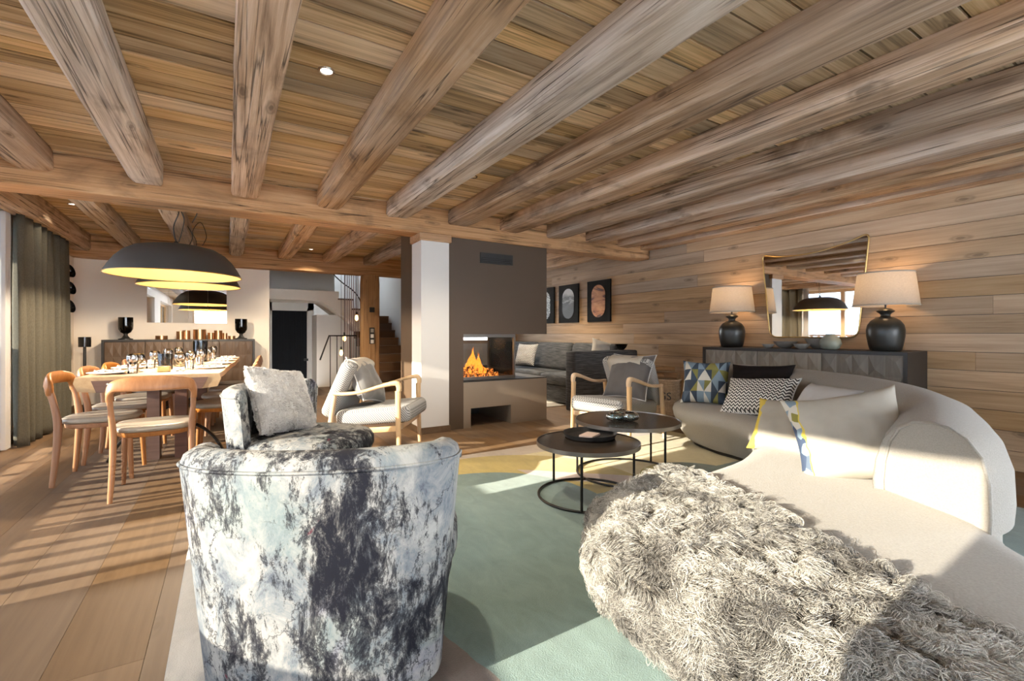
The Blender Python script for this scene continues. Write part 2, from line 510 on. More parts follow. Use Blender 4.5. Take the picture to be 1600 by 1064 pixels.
def edge_mat(name, at, pattern):
    t = NT(name)
    v = t.coord(False)
    se = t.n('ShaderNodeSeparateXYZ'); t.l(v, se.inputs[0])
    w = t.noise(v, 500, 2)
    base = t.mix(t.noise(v, 20, 3), (0.34, 0.31, 0.262), (0.39, 0.355, 0.30))
    wob = t.math('ADD', se.outputs[0], t.math('MULTIPLY', t.math('SUBTRACT', t.noise(v, 9, 2), 0.5), 0.10))
    inside = t.math('LESS_THAN', wob, at)
    if pattern:
        vo = t.n('ShaderNodeTexVoronoi'); t.l(v, vo.inputs['Vector']); vo.inputs['Scale'].default_value = 17
        sc = t.n('ShaderNodeSeparateColor'); t.l(vo.outputs['Color'], sc.inputs[0])
        pc = t.ramp(sc.outputs[0], [(0.0, (0.05, 0.07, 0.12)), (0.3, (0.20, 0.27, 0.33)), (0.55, (0.24, 0.22, 0.06)), (0.72, (0.55, 0.52, 0.45)), (0.88, (0.10, 0.13, 0.18))], 'CONSTANT')
        rim = t.math('MULTIPLY', t.math('GREATER_THAN', wob, at - 0.008), inside)
        pc = t.mix(rim, pc, (0.55, 0.42, 0.08))
    else: pc = t.mix(w, (0.50, 0.36, 0.05), (0.60, 0.46, 0.10))
    t.bump(w, 0.2, 0.003)
    return t.fin(t.mix(inside, base, pc), 0.9, 0, 0.2)
M['edge_print'] = edge_mat('cream linen with printed edge', -0.18, True)
M['edge_yellow'] = edge_mat('cream linen with yellow edge', -0.15, False)

def rug_mat():
    t = NT('hand tufted abstract rug')
    v = t.coord(False)
    se = t.n('ShaderNodeSeparateXYZ')
    wob = t.n('ShaderNodeVectorMath', operation='ADD')
    t.l(v, wob.inputs[0])
    t.l(t.scale(t.noise(v, 7, 3, 0.5, 0, True), (0.03, 0.03, 0)), wob.inputs[1])
    t.l(wob.outputs[0], se.inputs[0])
    x, y = se.outputs[0], se.outputs[1]
    def arch(cx, cy, r):
        # distance to a vertical strip with a round end at cy
        dx = t.math('SUBTRACT', x, cx)
        dy = t.math('MAXIMUM', t.math('SUBTRACT', y, cy), 0.0)
        d = t.math('SQRT', t.math('ADD', t.math('MULTIPLY', dx, dx), t.math('MULTIPLY', dy, dy)))
        return t.math('LESS_THAN', d, r)
    def disc(cx, cy, r):
        dx = t.math('SUBTRACT', x, cx); dy = t.math('SUBTRACT', y, cy)
        return t.math('LESS_THAN', t.math('SQRT', t.math('ADD', t.math('MULTIPLY', dx, dx), t.math('MULTIPLY', dy, dy))), r)
    def gt(a, b): return t.math('GREATER_THAN', a, b)
    col = t.mix(gt(x, 0.62), (0.46, 0.44, 0.40), (0.50, 0.44, 0.36))
    col = t.mix(t.math('MULTIPLY', t.math('LESS_THAN', y, 1.62), gt(x, 0.30)), col, (0.22, 0.185, 0.165))
    col = t.mix(gt(t.math('ADD', x, t.math('MULTIPLY', y, 0.35)), 3.15), col, (0.62, 0.54, 0.30))
    col = t.mix(t.math('MULTIPLY', gt(y, 3.55), 1.0), col, (0.52, 0.44, 0.35))
    col = t.mix(disc(1.75, 2.75, 0.95), col, (0.47, 0.37, 0.12))
    col = t.mix(t.math('MULTIPLY', gt(x, 2.0), t.math('LESS_THAN', t.math('ABSOLUTE', t.math('SUBTRACT', t.math('ADD', y, t.math('MULTIPLY', x, 0.9)), 4.85)), 0.14)), col, (0.52, 0.43, 0.38))
    col = t.mix(disc(3.05, 2.3, 0.42), col, (0.42, 0.36, 0.10))
    col = t.mix(t.math('MULTIPLY', disc(3.05, 2.3, 0.42), gt(x, 3.12)), col, (0.16, 0.21, 0.19))
    teal = t.mix(t.noise(v, 1.7, 5, 0.6), (0.115, 0.185, 0.172), (0.235, 0.315, 0.295))
    col = t.mix(t.math('MULTIPLY', arch(1.42, 2.58, 0.74), gt(t.math('ADD', t.math('MULTIPLY', x, 1.0), t.math('MULTIPLY', y, 0.2)), 1.0)), col, teal)
    col = t.mix(t.math('MULTIPLY', t.math('LESS_THAN', y, 2.42), gt(x, 0.75)), col, teal)
    pile = t.noise(v, 190, 2, 0.6)
    col = t.mix(0.5, col, t.mix(t.noise(t.scale(v, (11, 5, 1)), 1, 8, 0.72, 0.8), (0.12, 0.12, 0.12), (0.84, 0.84, 0.84)), 'OVERLAY')
    t.bump(pile, 0.5, 0.006)
    return t.fin(col, 0.95, 0, 0.1, 0.2)
M['rug'] = rug_mat()

def curtain_mat():
    t = NT('olive grey curtain cloth')
    v = t.coord(False)
    w = t.noise(t.scale(v, (120, 120, 60)), 1.0, 2, 0.6)
    c = t.mix(w, (0.065, 0.06, 0.046), (0.13, 0.12, 0.093))
    t.bump(w, 0.3, 0.003)
    return t.fin(c, 0.92, 0, 0.15)
M['curtain'] = curtain_mat()

def wicker_mat():
    t = NT('wicker weave')
    v = t.coord(False)
    w = t.noise(t.scale(v, (40, 40, 12)), 1.0, 3, 0.6)
    c = t.mix(w, (0.24, 0.16, 0.10), (0.56, 0.42, 0.28))
    return t.fin(c, 0.8, 0, 0.2)
M['wicker'] = wicker_mat()

def glass_mat(name, tint=(1, 1, 1), rough=0.0, refl=1.0):
    t = NT(name)
    t.t.nodes.remove(t.b)
    tr = t.n('ShaderNodeBsdfTransparent'); tr.inputs[0].default_value = (*tint, 1)
    gl = t.n('ShaderNodeBsdfGlossy'); gl.inputs['Roughness'].default_value = rough
    fr = t.n('ShaderNodeFresnel'); fr.inputs[0].default_value = 1.45
    mx = t.n('ShaderNodeMixShader')
    t.l(t.math('MULTIPLY', fr.outputs[0], refl, clamp=True), mx.inputs[0])
    t.l(tr.outputs[0], mx.inputs[1]); t.l(gl.outputs[0], mx.inputs[2])
    t.l(mx.outputs[0], t.out.inputs[0])
    return t.m
M['pane'] = glass_mat('window glass', (0.97, 0.98, 0.98))
M['fireglass'] = glass_mat('fireplace glass', (0.80, 0.80, 0.80))
M['goblet'] = glass_mat('drinking glass', (0.98, 0.985, 0.985), 0.04, 4.0)
M['smoke'] = glass_mat('smoked glass', (0.10, 0.075, 0.05), 0.05, 1.5)
M['smoke2'] = glass_mat('grey tinted glass', (0.45, 0.47, 0.48), 0.05, 2.0)
def blue_glass():
    t = NT('pale blue ribbed glass')
    t.fin((0.72, 0.90, 0.95), 0.05)
    t.b.inputs['Transmission Weight'].default_value = 0.9
    t.b.inputs['IOR'].default_value = 1.45
    return t.m
M['blueglass'] = glass_mat('pale blue ribbed glass', (0.80, 0.93, 0.96), 0.06, 5.0)
def mirror_mat():
    t = NT('mirror glass')
    return t.fin((0.88, 0.88, 0.87), 0.015, 1.0)
M['mirror'] = mirror_mat()
def emit(name, col, strength):
    t = NT(name)
    t.fin((0, 0, 0), 0.5)
    t.b.inputs['Emission Color'].default_value = (*col, 1)
    t.b.inputs['Emission Strength'].default_value = strength
    return t.m
M['bulb'] = emit('warm bulb', (1.0, 0.62, 0.28), 14)
M['bulb_soft'] = emit('amber filament bulb', (1.0, 0.55, 0.2), 5)
M['spot'] = emit('downlight lens', (1.0, 0.93, 0.82), 3.0)
def flame_mat():
    t = NT('flame')
    v = t.coord(False)
    se = t.n('ShaderNodeSeparateXYZ'); t.l(v, se.inputs[0])
    f = t.math('ADD', t.math('MULTIPLY', t.math('SUBTRACT', se.outputs[2], 0.35), 4.2), t.math('MULTIPLY', t.noise(v, 22, 3), 0.35))
    c = t.ramp(f, [(0.75, (1.0, 0.74, 0.30)), (1.55, (1.0, 0.50, 0.11)), (2.3, (0.85, 0.20, 0.02))])
    t.fin((0, 0, 0), 0.8)
    t.l(c, t.b.inputs['Emission Color'])
    t.b.inputs['Emission Strength'].default_value = 3.2
    t.l(t.ramp(t.noise(v, 28, 3), [(0.38, 0.35), (0.55, 1.0)]), t.b.inputs['Alpha'])
    return t.m
M['flame'] = flame_mat()
def ember_mat():
    t = NT('embers')
    v = t.coord(False)
    f = t.noise(v, 38, 3)
    t.fin((0.03, 0.02, 0.015), 0.9)
    t.l(t.ramp(f, [(0.45, (0, 0, 0)), (0.55, (0.9, 0.22, 0.03)), (0.7, (1.0, 0.5, 0.12))]), t.b.inputs['Emission Color'])
    t.b.inputs['Emission Strength'].default_value = 1.6
    return t.m
M['ember'] = ember_mat()
def shade_mat():
    t = NT('linen lamp shade')
    v = t.coord(False)
    w = t.noise(t.scale(v, (60, 60, 260)), 1.0, 3, 0.6)
    c = t.mix(w, (0.38, 0.33, 0.27), (0.60, 0.54, 0.46))
    t.fin(c, 0.9, 0, 0.1)
    tl = t.n('ShaderNodeBsdfTranslucent'); t.l(c, tl.inputs[0])
    mx = t.n('ShaderNodeMixShader'); mx.inputs[0].default_value = 0.35
    t.l(t.b.outputs[0], mx.inputs[1]); t.l(tl.outputs[0], mx.inputs[2]); t.l(mx.outputs[0], t.out.inputs[0])
    return t.m
M['lampshade'] = shade_mat()
def hair_mat(name, stops, rough=0.6, scale=6.0):
    t = NT(name)
    hi = t.n('ShaderNodeHairInfo')
    g = t.n('ShaderNodeNewGeometry')
    f = t.math('ADD', t.math('MULTIPLY', hi.outputs['Random'], 0.22), t.math('MULTIPLY', t.noise(g.outputs['Position'], scale, 3), 0.38))
    f = t.math('ADD', f, t.math('MULTIPLY', t.noise(g.outputs['Position'], scale * 0.38, 2), 0.42))
    f = t.math('ADD', f, t.math('MULTIPLY', t.math('SUBTRACT', hi.outputs['Intercept'], 0.6), 0.16))  # roots painted darker, as shade between the locks
    return t.fin(t.ramp(f, stops), rough, 0, 0.35)
M['curl'] = hair_mat('curly fleece', [(0.34, (0.055, 0.05, 0.045)), (0.43, (0.15, 0.14, 0.13)), (0.52, (0.34, 0.325, 0.29)), (0.64, (0.62, 0.595, 0.54))], 0.5, 7.0)
M['hide'] = plain('fleece hide', (0.30, 0.27, 0.22), 0.95, 0, 0.3, 9)
M['whitefur'] = hair_mat('short white fur', [(0.30, (0.13, 0.125, 0.13)), (0.36, (0.38, 0.37, 0.36)), (0.43, (0.62, 0.60, 0.58)), (0.8, (0.72, 0.70, 0.67))], 0.6, 5.0)
def art(name, kind):
    t = NT(name)
    v = t.coord(False)
    if kind == 0:
        c = t.ramp(t.noise(v, 34, 4, 0.7, 2.0), [(0.48, (0.012, 0.012, 0.012)), (0.53, (0.62, 0.62, 0.6))])
    elif kind == 1:
        se = t.n('ShaderNodeSeparateXYZ'); t.l(v, se.inputs[0])
        f = t.math('ADD', t.math('MULTIPLY', se.outputs[2], 1.9), t.math('MULTIPLY', t.noise(t.scale(v, (1, 6, 12)), 1.0, 4), 0.5))
        c = t.ramp(f, [(0.0, (0.02, 0.02, 0.02)), (0.28, (0.05, 0.05, 0.05)), (0.34, (0.33, 0.33, 0.33)), (0.40, (0.09, 0.09, 0.09)), (0.5, (0.30, 0.30, 0.30)), (0.6, (0.5, 0.5, 0.5))])
    else:
        f = t.noise(t.scale(v, (1, 2.2, 7)), 1.0, 3, 0.5, 1.6)
        c = t.ramp(f, [(0.36, (0.10, 0.03, 0.012)), (0.42, (0.42, 0.15, 0.05)), (0.58, (0.62, 0.27, 0.10)), (0.7, (0.70, 0.34, 0.14))])
    return t.fin(c, 0.5)
M['art0'], M['art1'], M['art2'] = art('print of pale speckles', 0), art('print of misty hills', 1), art('print of orange dunes', 2)

# ------------------------------------------------------------------ the room: floor, ceiling, walls
XL, XR, YF, YN, ZC = -1.86, 5.40, 8.90, -5.20, 2.50
def struct(name, mb, m, parent=None, smooth=None):
    o = mb.obj(name, m, parent, smooth)
    if parent is None: o['kind'] = 'structure'
    return o

floor = struct('floor', MB().box(XL - 0.35, XR + 0.2, YN - 0.2, 9.0, -0.2, -0.022), M['darkwood'])
cache = {}
def plank(parent, m, x0, x1, y0, y1, z0, z1, key='plank'):
    """one board: mesh data shared between boards of one size"""
    k = (m.name, round(x1 - x0, 3), round(y1 - y0, 3), round(z1 - z0, 3))
    if k not in cache:
        hx, hy, hz = (x1 - x0) / 2, (y1 - y0) / 2, (z1 - z0) / 2
        me = bpy.data.meshes.new(key)
        b = MB().box(-hx, hx, -hy, hy, -hz, hz)
        me.from_pydata(b.v, [], b.f)
        me.materials.append(m)
        cache[k] = me
    return share(key, cache[k], parent, ((x0 + x1) / 2, (y0 + y1) / 2, (z0 + z1) / 2))

W = 0.27
x = XL
i = 0
LEN = 2.4
while x < XR - 0.01:
    x1 = min(x + W, XR)
    y = YN - R.choice([0.0, 0.6, 1.2, 1.8])
    while y < 8.95:
        a, b = max(y, YN), min(y + LEN, 8.95)
        if b - a > 0.05: plank(floor, M['oak_floor'], x + 0.0008, x1 - 0.0008, a + 0.0008, b - 0.0008, -0.022, 0.0)
        y += LEN
    x = x1
ceiling = struct('ceiling', MB().box(XL - 0.35, XR + 0.2, YN - 0.2, 9.1, ZC + 0.022, ZC + 0.2), M['darkwood'])
y = YN
while y < 8.75:
    w = R.choice([0.15, 0.17, 0.19, 0.21])
    cuts = sorted(R.sample([-0.55, 0.13, 0.86, 1.55, 2.25, 2.94, 3.62, 4.26], 2))
    if cuts[1] - cuts[0] < 1.0: cuts = cuts[:1]
    xs = [XL - 0.02] + cuts + [XR]
    for a, b in zip(xs, xs[1:]):
        dz = R.uniform(0, 0.004)
        plank(ceiling, M['ceil'], a + 0.001, b - 0.001, y + 0.006, min(y + w, 8.8) - 0.006, ZC - dz, ZC + 0.022 - dz, 'ceiling_board')
    y += w

# clad wall on the right
wr_ = struct('wall_right', MB().box(XR + 0.022, XR + 0.2, -0.6, 9.1, -0.2, ZC + 0.2).box(XR + 0.022, XR + 0.2, YN - 0.2, -4.8, -0.2, ZC + 0.2).box(XR + 0.022, XR + 0.2, -4.8, -0.6, 2.3, ZC + 0.2).box(XR + 0.022, XR + 0.2, -4.8, -0.6, -0.2, 0.1), M['darkwood'])
z = 0.0
while z < 2.42:
    h = 0.158
    y = -0.6 - R.uniform(0, 2.5)
    while y < 9.0:
        L = 3.4
        a, b = max(y, -0.6), min(y + L, 9.0)
        if b - a > 0.03: plank(wr_, M['clad'], XR, XR + 0.022, a + 0.0008, b - 0.0008, z + 0.0022, min(z + h, ZC) - 0.0022, 'cladding_board')
        y += L
    z += h

# left wall with two big windows and a third added unseen for light
def wall_boxes(name, m, boxes):
    b = MB()
    for q in boxes: b.box(*q)
    return struct(name, b, m)
W1, W2, W3 = (2.50, 6.55), (0.20, 1.80), (-4.8, -1.2)
ZH = 2.2
T = 0.30
wl = [(XL - T, XL, a_, b_, 0, ZC + 0.1) for a_, b_ in ((YN - 0.2, W3[0]), (W3[1], W2[0]), (W2[1], W1[0]), (W1[1], 9.1))]
for w_ in (W1, W2, W3): wl += [(XL - T, XL, w_[0], w_[1], ZH, ZC + 0.1), (XL - T, XL, w_[0], w_[1], -0.1, 0.74 if w_ is W2 else 0.03)]
wall_boxes('wall_left', M['plaster'], wl)
wall_boxes('wall_far', M['plaster'], [(XL - 0.3, 0.61, YF, YF + 0.16, 0, ZC)])
wall_boxes('wall_snug', M['plaster'], [(2.98, 3.2, YF, YF + 0.16, -0.2, ZC + 0.1), (5.1, XR + 0.2, YF, YF + 0.16, -0.2, ZC + 0.1), (3.2, 5.1, YF, YF + 0.16, 2.15, ZC + 0.1), (3.2, 5.1, YF, YF + 0.16, -0.2, 0.9)])
wall_boxes('wall_near', M['plaster'], [
    (XL - 0.3, -1.2, YN - 0.2, YN, 0, ZC + 0.1), (5.0, XR + 0.2, YN - 0.2, YN, 0, ZC + 0.1),
    (-1.2, 5.0, YN - 0.2, YN, 2.3, ZC + 0.1), (-1.2, 5.0, YN - 0.2, YN, -0.1, 0.05), (1.7, 2.0, YN - 0.2, YN, 0.05, 2.3)])

def window_unit(name, axis, at, a0, a1, z0, z1, n):
    """timber frame with n panes, in a wall at x=at (axis 1) or y=at (axis 0)"""
    def bx(b, u0, u1, w0, w1, d0, d1):
        if axis == 1: b.box(at + d0, at + d1, u0, u1, w0, w1)
        else: b.box(u0, u1, at + d0, at + d1, w0, w1)
    b = MB()
    fw = 0.07
    bx(b, a0, a1, z0, z0 + fw, -0.035, 0.035); bx(b, a0, a1, z1 - fw, z1, -0.035, 0.035)
    bx(b, a0, a0 + fw, z0 + fw, z1 - fw, -0.035, 0.035); bx(b, a1 - fw, a1, z0 + fw, z1 - fw, -0.035, 0.035)
    st = (a1 - a0) / n
    for k in range(1, n): bx(b, a0 + st * k - 0.045, a0 + st * k + 0.045, z0 + fw, z1 - fw, -0.035, 0.035)
    w = struct(name, b, M['ash'])
    for k in range(n):
        p = MB()
        bx(p, a0 + st * k + (0.045 if k else fw), a0 + st * (k + 1) - (0.045 if k < n - 1 else fw), z0 + fw, z1 - fw, -0.004, 0.004)
        p.obj('pane', M['pane'], w)
    return w
window_unit('window_1', 1, XL - 0.22, W1[0], W1[1], 0.03, ZH, 4)
window_unit('window_2', 1, XL - 0.22, W2[0], W2[1], 0.74, ZH, 1)
window_unit('window_3', 0, YN - 0.1, -1.2, 1.7, 0.05, 2.3, 2)  # both rear windows are out of view, glazed wide to brighten the room
window_unit('window_4', 0, YN - 0.1, 2.0, 5.0, 0.05, 2.3, 2)
window_unit('added_window_6', 1, XR + 0.1, -4.8, -0.6, 0.1, 2.3, 3)  # added in the unseen right wall to light the interior
window_unit('added_window_7', 0, YF + 0.08, 3.2, 5.1, 0.9, 2.15, 2)  # added where the fireplace hides it, to brighten the snug
window_unit('added_window_5', 1, XL - 0.22, W3[0], W3[1], 0.03, ZH, 3)  # added beyond view so more sun bounces up to the ceiling

# balcony rail outside window_1 (its slats stripe the floor)
bal = thing('balcony_railing', 'timber balcony railing of upright slats outside the big left window', 'railing', (XL - 0.42, 0, 0))
MB().box(-0.02, 0.02, 2.3, 8.0, -0.1, 0.21).obj('kick_board', M['post'], bal)
MB().box(-0.02, 0.02, 2.3, 8.0, 0.255, 0.375).obj('bottom_rail', M['post'], bal)
MB().box(-0.04, 0.04, 2.3, 8.0, 1.04, 1.09).obj('top_rail', M['post'], bal)
y = 2.40
slat = None
while y < 7.95:
    if slat is None:
        slat = MB().box(-0.012, 0.012, -0.030, 0.030, 0.375, 1.04).obj('slat', M['post'], bal)
        slat.location = (0, y, 0)
    else: share('slat', slat.data, bal, (0, y, 0))
    y += 0.172
for yy in (2.32, 5.1, 7.98): MB().box(-0.03, 0.03, yy - 0.03, yy + 0.03, -0.1, 1.04).obj('post', M['post'], bal)

# outside, out of view: snow and hill added to set the room's daylight
tag(MB().box(-40, XL - 0.5, -40, 40, -3.2, -3.0).obj('snow_field', M['snow']), kind='structure')
tag(MB().box(-40, 40, -40, YN - 0.5, -1.3, -1.2).obj('snow_terrace', M['snow']), kind='structure')
hl = MB()
rs = []
for i in range(41):
    x_ = -30 - 60 * i / 40
    rs.append([(x_, -160 + 320 * j / 60, -3.0 + 21.5 * (i / 40) ** 0.9 + 1.6 * (i / 40) * mnoise.noise(Vector((i * .18, j * .22, 1.0)))) for j in range(61)])
tag(hl.rings(rs, False, False, False).obj('added_hill', M['hill'], None, 180), kind='structure')  # unseen slope added to hold back sky light from the left windows
nb = thing('chalet', 'neighbouring chalet with a snow dusted slate roof seen through the windows', 'house', (-11, 5.0, -3.0))
MB().box(-3, 3, -5, 5, 0, 3.0).obj('wall', M['clad'], nb)
MB().prism([(-4, 2.6), (4, 2.6), (0, 4.6)], -5.8, 5.8, Matrix.Rotation(rad(90), 4, 'X') ).obj('roof', M['slate'], nb)

ev = thing('added_eaves', 'deep timber eaves added unseen outside the left windows to cut sky and sun', 'eaves', (0, 0, 0))
MB().box(XL - 1.75, XL - T, YN - 0.2, 9.1, 2.72, 2.80).obj('soffit_boards', M['clad'], ev)
MB().box(XL - 1.80, XL - 1.75, YN - 0.2, 9.1, 2.33, 2.86).obj('fascia', M['clad'], ev)  # added overhang limits the sky light; this low edge trims the sun

# ------------------------------------------------------------------ hewn timbers
def timber(name, axis, a0, a1, c, w, z0, z1, m, seed, chamfer=0.25, wob=0.012, taper0=0.0):
    """axis 0/1/2 run; c = cross centre; chamfer 0..1 rounds the lower arrises"""
    rr = random.Random(seed)
    n = max(3, int((a1 - a0) / 0.16))
    h = z1 - z0
    hw = w / 2
    ch = min(hw, h) * chamfer
    base = [(-hw, h), (-hw, h * 0.55), (-hw, ch), (-hw + ch * 0.35, ch * 0.35), (-hw + ch, 0), (0, 0), (hw - ch, 0), (hw - ch * 0.35, ch * 0.35), (hw, ch), (hw, h * 0.55), (hw, h)]
    rs = []
    for i in range(n + 1):
        t = a0 + (a1 - a0) * i / n
        ring = []
        end = 0.0
        if i in (0, n): end = 0.012
        for j, (u, v) in enumerate(base):
            q = mnoise.noise(Vector((t * 1.1 + seed * 9.7, j * 0.9, 0.3))) * wob + mnoise.noise(Vector((t * 5 + seed, j * 2.3, 7.1))) * wob * 0.45
            s_ = mnoise.noise(Vector((t * 0.6 + seed * 3.1, 4.4, 2.2))) * wob * 1.2
            uu = u + (1 if u > 0 else -1 if u < 0 else 0) * q + s_
            vv = v if v >= h - 1e-6 else v - q
            if end: uu *= 1 - end / hw; vv = vv + (end * 0.6 if v < h * 0.5 else 0)
            if axis == 0: ring.append((t, c - uu, z0 + vv))
            elif axis == 1: ring.append((c + uu, t, z0 + vv))
            else: ring.append((c[0] + uu, c[1] - h / 2 + vv, t))
        rs.append(ring)
    b = MB().rings(rs)
    o = b.obj(name, m, None, 24)
    return o

cb = timber('cross_beam', 0, XL, XR - 0.02, 5.04, 0.30, 2.21, ZC - 0.005, M['beam'], 3, 0.12, 0.010)
tag(cb, 'massive hewn cross beam carrying the joists above pillar and fireplace', 'beam')
cb['kind'] = 'thing'
JX = [(-1.25, 0.24, 0.45, 'joist', 'left end reddish rounded joist running to the cross beam beside the left wall'),
      (-0.56, 0.22, 0.32, 'joist_grey', 'grey silvered joist, second from the window side before the cross beam'),
      (0.135, 0.21, 0.18, 'joist', 'flat sided brown joist with a long split, straight above the first tub chair'),
      (0.86, 0.24, 0.42, 'joist', 'dark knotty rounded joist, first to the right of the round ceiling spot'),
      (1.55, 0.25, 0.40, 'joist_grey', 'pale grey broad joist ending just left of the white pillar top'),
      (2.25, 0.26, 0.35, 'joist', 'squared joist with whitish underside ending above the fireplace vent'),
      (2.94, 0.27, 0.30, 'joist', 'brown cracked joist, fifth from the clad wall'),
      (3.62, 0.25, 0.4, 'joist', 'brown joist with dark streaks, fourth from the clad wall'),
      (4.26, 0.25, 0.4, 'joist', 'reddish brown joist, third from the clad wall'),
      (4.84, 0.24, 0.4, 'joist', 'brown joist, second from the clad wall'),
      (5.28, 0.20, 0.2, 'joist', 'half joist lying tight against the top of the clad wall')]
for k, (cx, w, ch, m, lab) in enumerate(JX):
    tag(timber('ceiling_joist', 1, YN + 0.01, 4.905, cx, w, 2.335, ZC - 0.005, M[m], 11 + k * 3, ch * 0.60, 0.007), lab, 'joist', 'near ceiling joists')['kind'] = 'thing'
FX = [(-1.72, 0.2, 'joist', 'dark joist behind the cross beam running along the curtain'),
      (-1.17, 0.20, 'joist_grey', 'grey short joist behind the cross beam, left of the pendant lamps'),
      (-0.50, 0.20, 'joist_grey', 'grey short joist behind the cross beam, over the pendant cords'),
      (0.12, 0.19, 'joist_grey', 'split grey short joist behind the cross beam, right of the pendant cords'),
      (0.82, 0.21, 'joist', 'brown short joist behind the cross beam, third from the white pillar'),
      (1.52, 0.22, 'joist', 'brown short joist behind the cross beam, second from the white pillar'),
      (2.22, 0.23, 'joist', 'brown short joist behind the cross beam, next to the white pillar'),
      (3.7, 0.24, 'joist', 'short joist over the snug behind the fireplace'),
      (4.5, 0.24, 'joist', 'short joist over the charcoal sofa in the snug'),
      (5.25, 0.24, 'joist', 'short joist along the clad wall over the snug')]
for k, (cx, w, m, lab) in enumerate(FX):
    z0 = 2.345 if k else 2.26
    tag(timber('ceiling_joist', 1, 5.18, 8.70, cx, w, z0, ZC - 0.005, M[m], 61 + k * 5, 0.30, 0.012), lab, 'joist', 'far ceiling joists')['kind'] = 'thing'
bb = timber('back_beam', 0, XL, XR - 0.02, 8.77, 0.24, 2.18, ZC - 0.005, M['beam'], 8, 0.12, 0.008)
tag(bb, 'honey coloured beam along the top of the far dining wall', 'beam')
bb['kind'] = 'thing'
po = thing('timber_post', 'square wooden post by the stairs with black switch plates', 'post')
b = MB()
timber_o = timber('shaft', 2, 0.0, 2.185, (2.26, 8.77), 0.30, 0, 0.24, M['post'], 5, 0.12, 0.004)
timber_o.parent = po
sp = MB().box(2.22, 2.31, 8.634, 8.646, 0.92, 1.22).obj('switch_plate', M['black'], po)
for zz in (0.965, 1.065, 1.165): MB().box(2.238, 2.292, 8.626, 8.634, zz - 0.033, zz + 0.033).obj('switch', M['white'] if zz != 1.165 else M['stone'], sp)
MB().box(2.22, 2.31, 8.634, 8.646, 1.50, 1.59).obj('thermostat', M['black'], po)

# white pillar
pl = thing('white_pillar', 'white plastered square pillar with a wooden capital beside the fireplace', 'pillar', (1.98, 5.04, 0))
MB().box(-0.165, 0.165, -0.15, 0.15, 0, 2.13).obj('shaft', M['white'], pl)
MB().rbox(-0.19, 0.19, -0.175, 0.155, 2.13, 2.212, 0.008, 1).obj('capital', M['beam'], pl)
MB().box(-0.178, 0.178, -0.163, 0.15, 0.0, 0.07).obj('skirting', M['oak_floor'], pl)
MB().box(-0.172, -0.165, -0.10, -0.02, 0.22, 0.36).obj('socket_plate', M['porcelain'], pl)

# ------------------------------------------------------------------ fireplace
fp = thing('fireplace', 'tall taupe metal clad fireplace with glazed three-sided firebox and burning fire', 'fireplace')
Y0, Y1 = 4.93, 5.85
b = MB().box(2.148, 3.53, Y0, Y1, 1.10, 2.215)
b.box(2.148, 2.345, Y0, Y1, 0.0, 1.10)
b.box(1.90, 2.148, 5.21, Y1, 0.0, 2.4)
hood = b.obj('hood', M['taupe'], fp)
vt = MB().box(2.56, 3.01, Y0 - 0.012, Y0, 1.945, 2.07).obj('vent', M['black'], fp)
for zz in (1.965, 1.985, 2.005): MB().box(2.58, 2.99, Y0 - 0.018, Y0 - 0.012, zz - 0.004, zz + 0.004).obj('louvre', M['blackmetal'], vt)
b = MB().box(2.345, 2.44, Y0, Y1, 0, 0.535).box(2.99, 3.53, Y0, Y1, 0, 0.535).box(2.44, 2.99, Y0, Y1, 0.228, 0.535)
b.obj('base', M['taupe_lit'], fp)
MB().box(2.44, 2.99, Y1 - 0.06, Y1 - 0.02, 0, 0.228).obj('niche_back', M['black'], fp)
MB().box(2.345, 3.53, Y0 + 0.006, Y1, 0.535, 0.548).obj('hearth_shelf', M['black'], fp)
b = MB().box(2.345, 3.11, 5.02, 5.05, 0.548, 0.585).box(2.345, 3.11, 5.02, 5.05, 1.06, 1.10)
b.box(2.345, 2.372, 5.02, 5.05, 0.585, 1.06).box(3.085, 3.11, 5.02, 5.05, 0.585, 1.06)
b.box(3.085, 3.11, 5.05, 5.72, 0.548, 0.575).box(3.085, 3.11, 5.05, 5.72, 1.07, 1.10).box(3.085, 3.11, 5.695, 5.72, 0.575, 1.07)
b.box(2.345, 3.11, 5.695, 5.72, 0.548, 0.575).box(2.345, 3.11, 5.695, 5.72, 1.07, 1.10)
b.obj('firebox_frame', M['rimgrey'], fp)
MB().box(2.372, 3.085, 5.032, 5.038, 0.585, 1.06).obj('front_glass', M['fireglass'], fp)
MB().box(3.095, 3.101, 5.05, 5.695, 0.575, 1.07).obj('side_glass', M['fireglass'], fp)
MB().box(2.345, 3.085, 5.705, 5.711, 0.575, 1.07).obj('rear_glass', M['fireglass'], fp)
b = MB()
for k in range(60):
    px, py = R.uniform(2.40, 3.0), R.uniform(5.18, 5.52)
    s_ = R.uniform(0.012, 0.03)
    b.rbox(-s_, s_, -s_, s_, -s_, s_, s_ * 0.4, 1, Matrix.Translation((px, py, 0.56 + s_ * 0.6)) @ Matrix.Rotation(R.uniform(0, 3), 4, 'Z') @ Matrix.Rotation(R.uniform(0, 3), 4, 'X'))
b.obj('ember_bed', M['ember'], fp, kind='stuff')
for k, (a, c_) in enumerate([((2.45, 5.26, 0.60), (2.85, 5.40, 0.62)), ((2.50, 5.44, 0.61), (2.93, 5.28, 0.63)), ((2.58, 5.28, 0.66), (2.80, 5.46, 0.67))]):
    MB().sweep([a, tuple((Vector(a) + Vector(c_)) / 2 + Vector((0, 0, 0.01))), c_], [0.035, 0.04, 0.033], n=9).obj('burning_log', M['ember'], fp, 60)
b = MB()
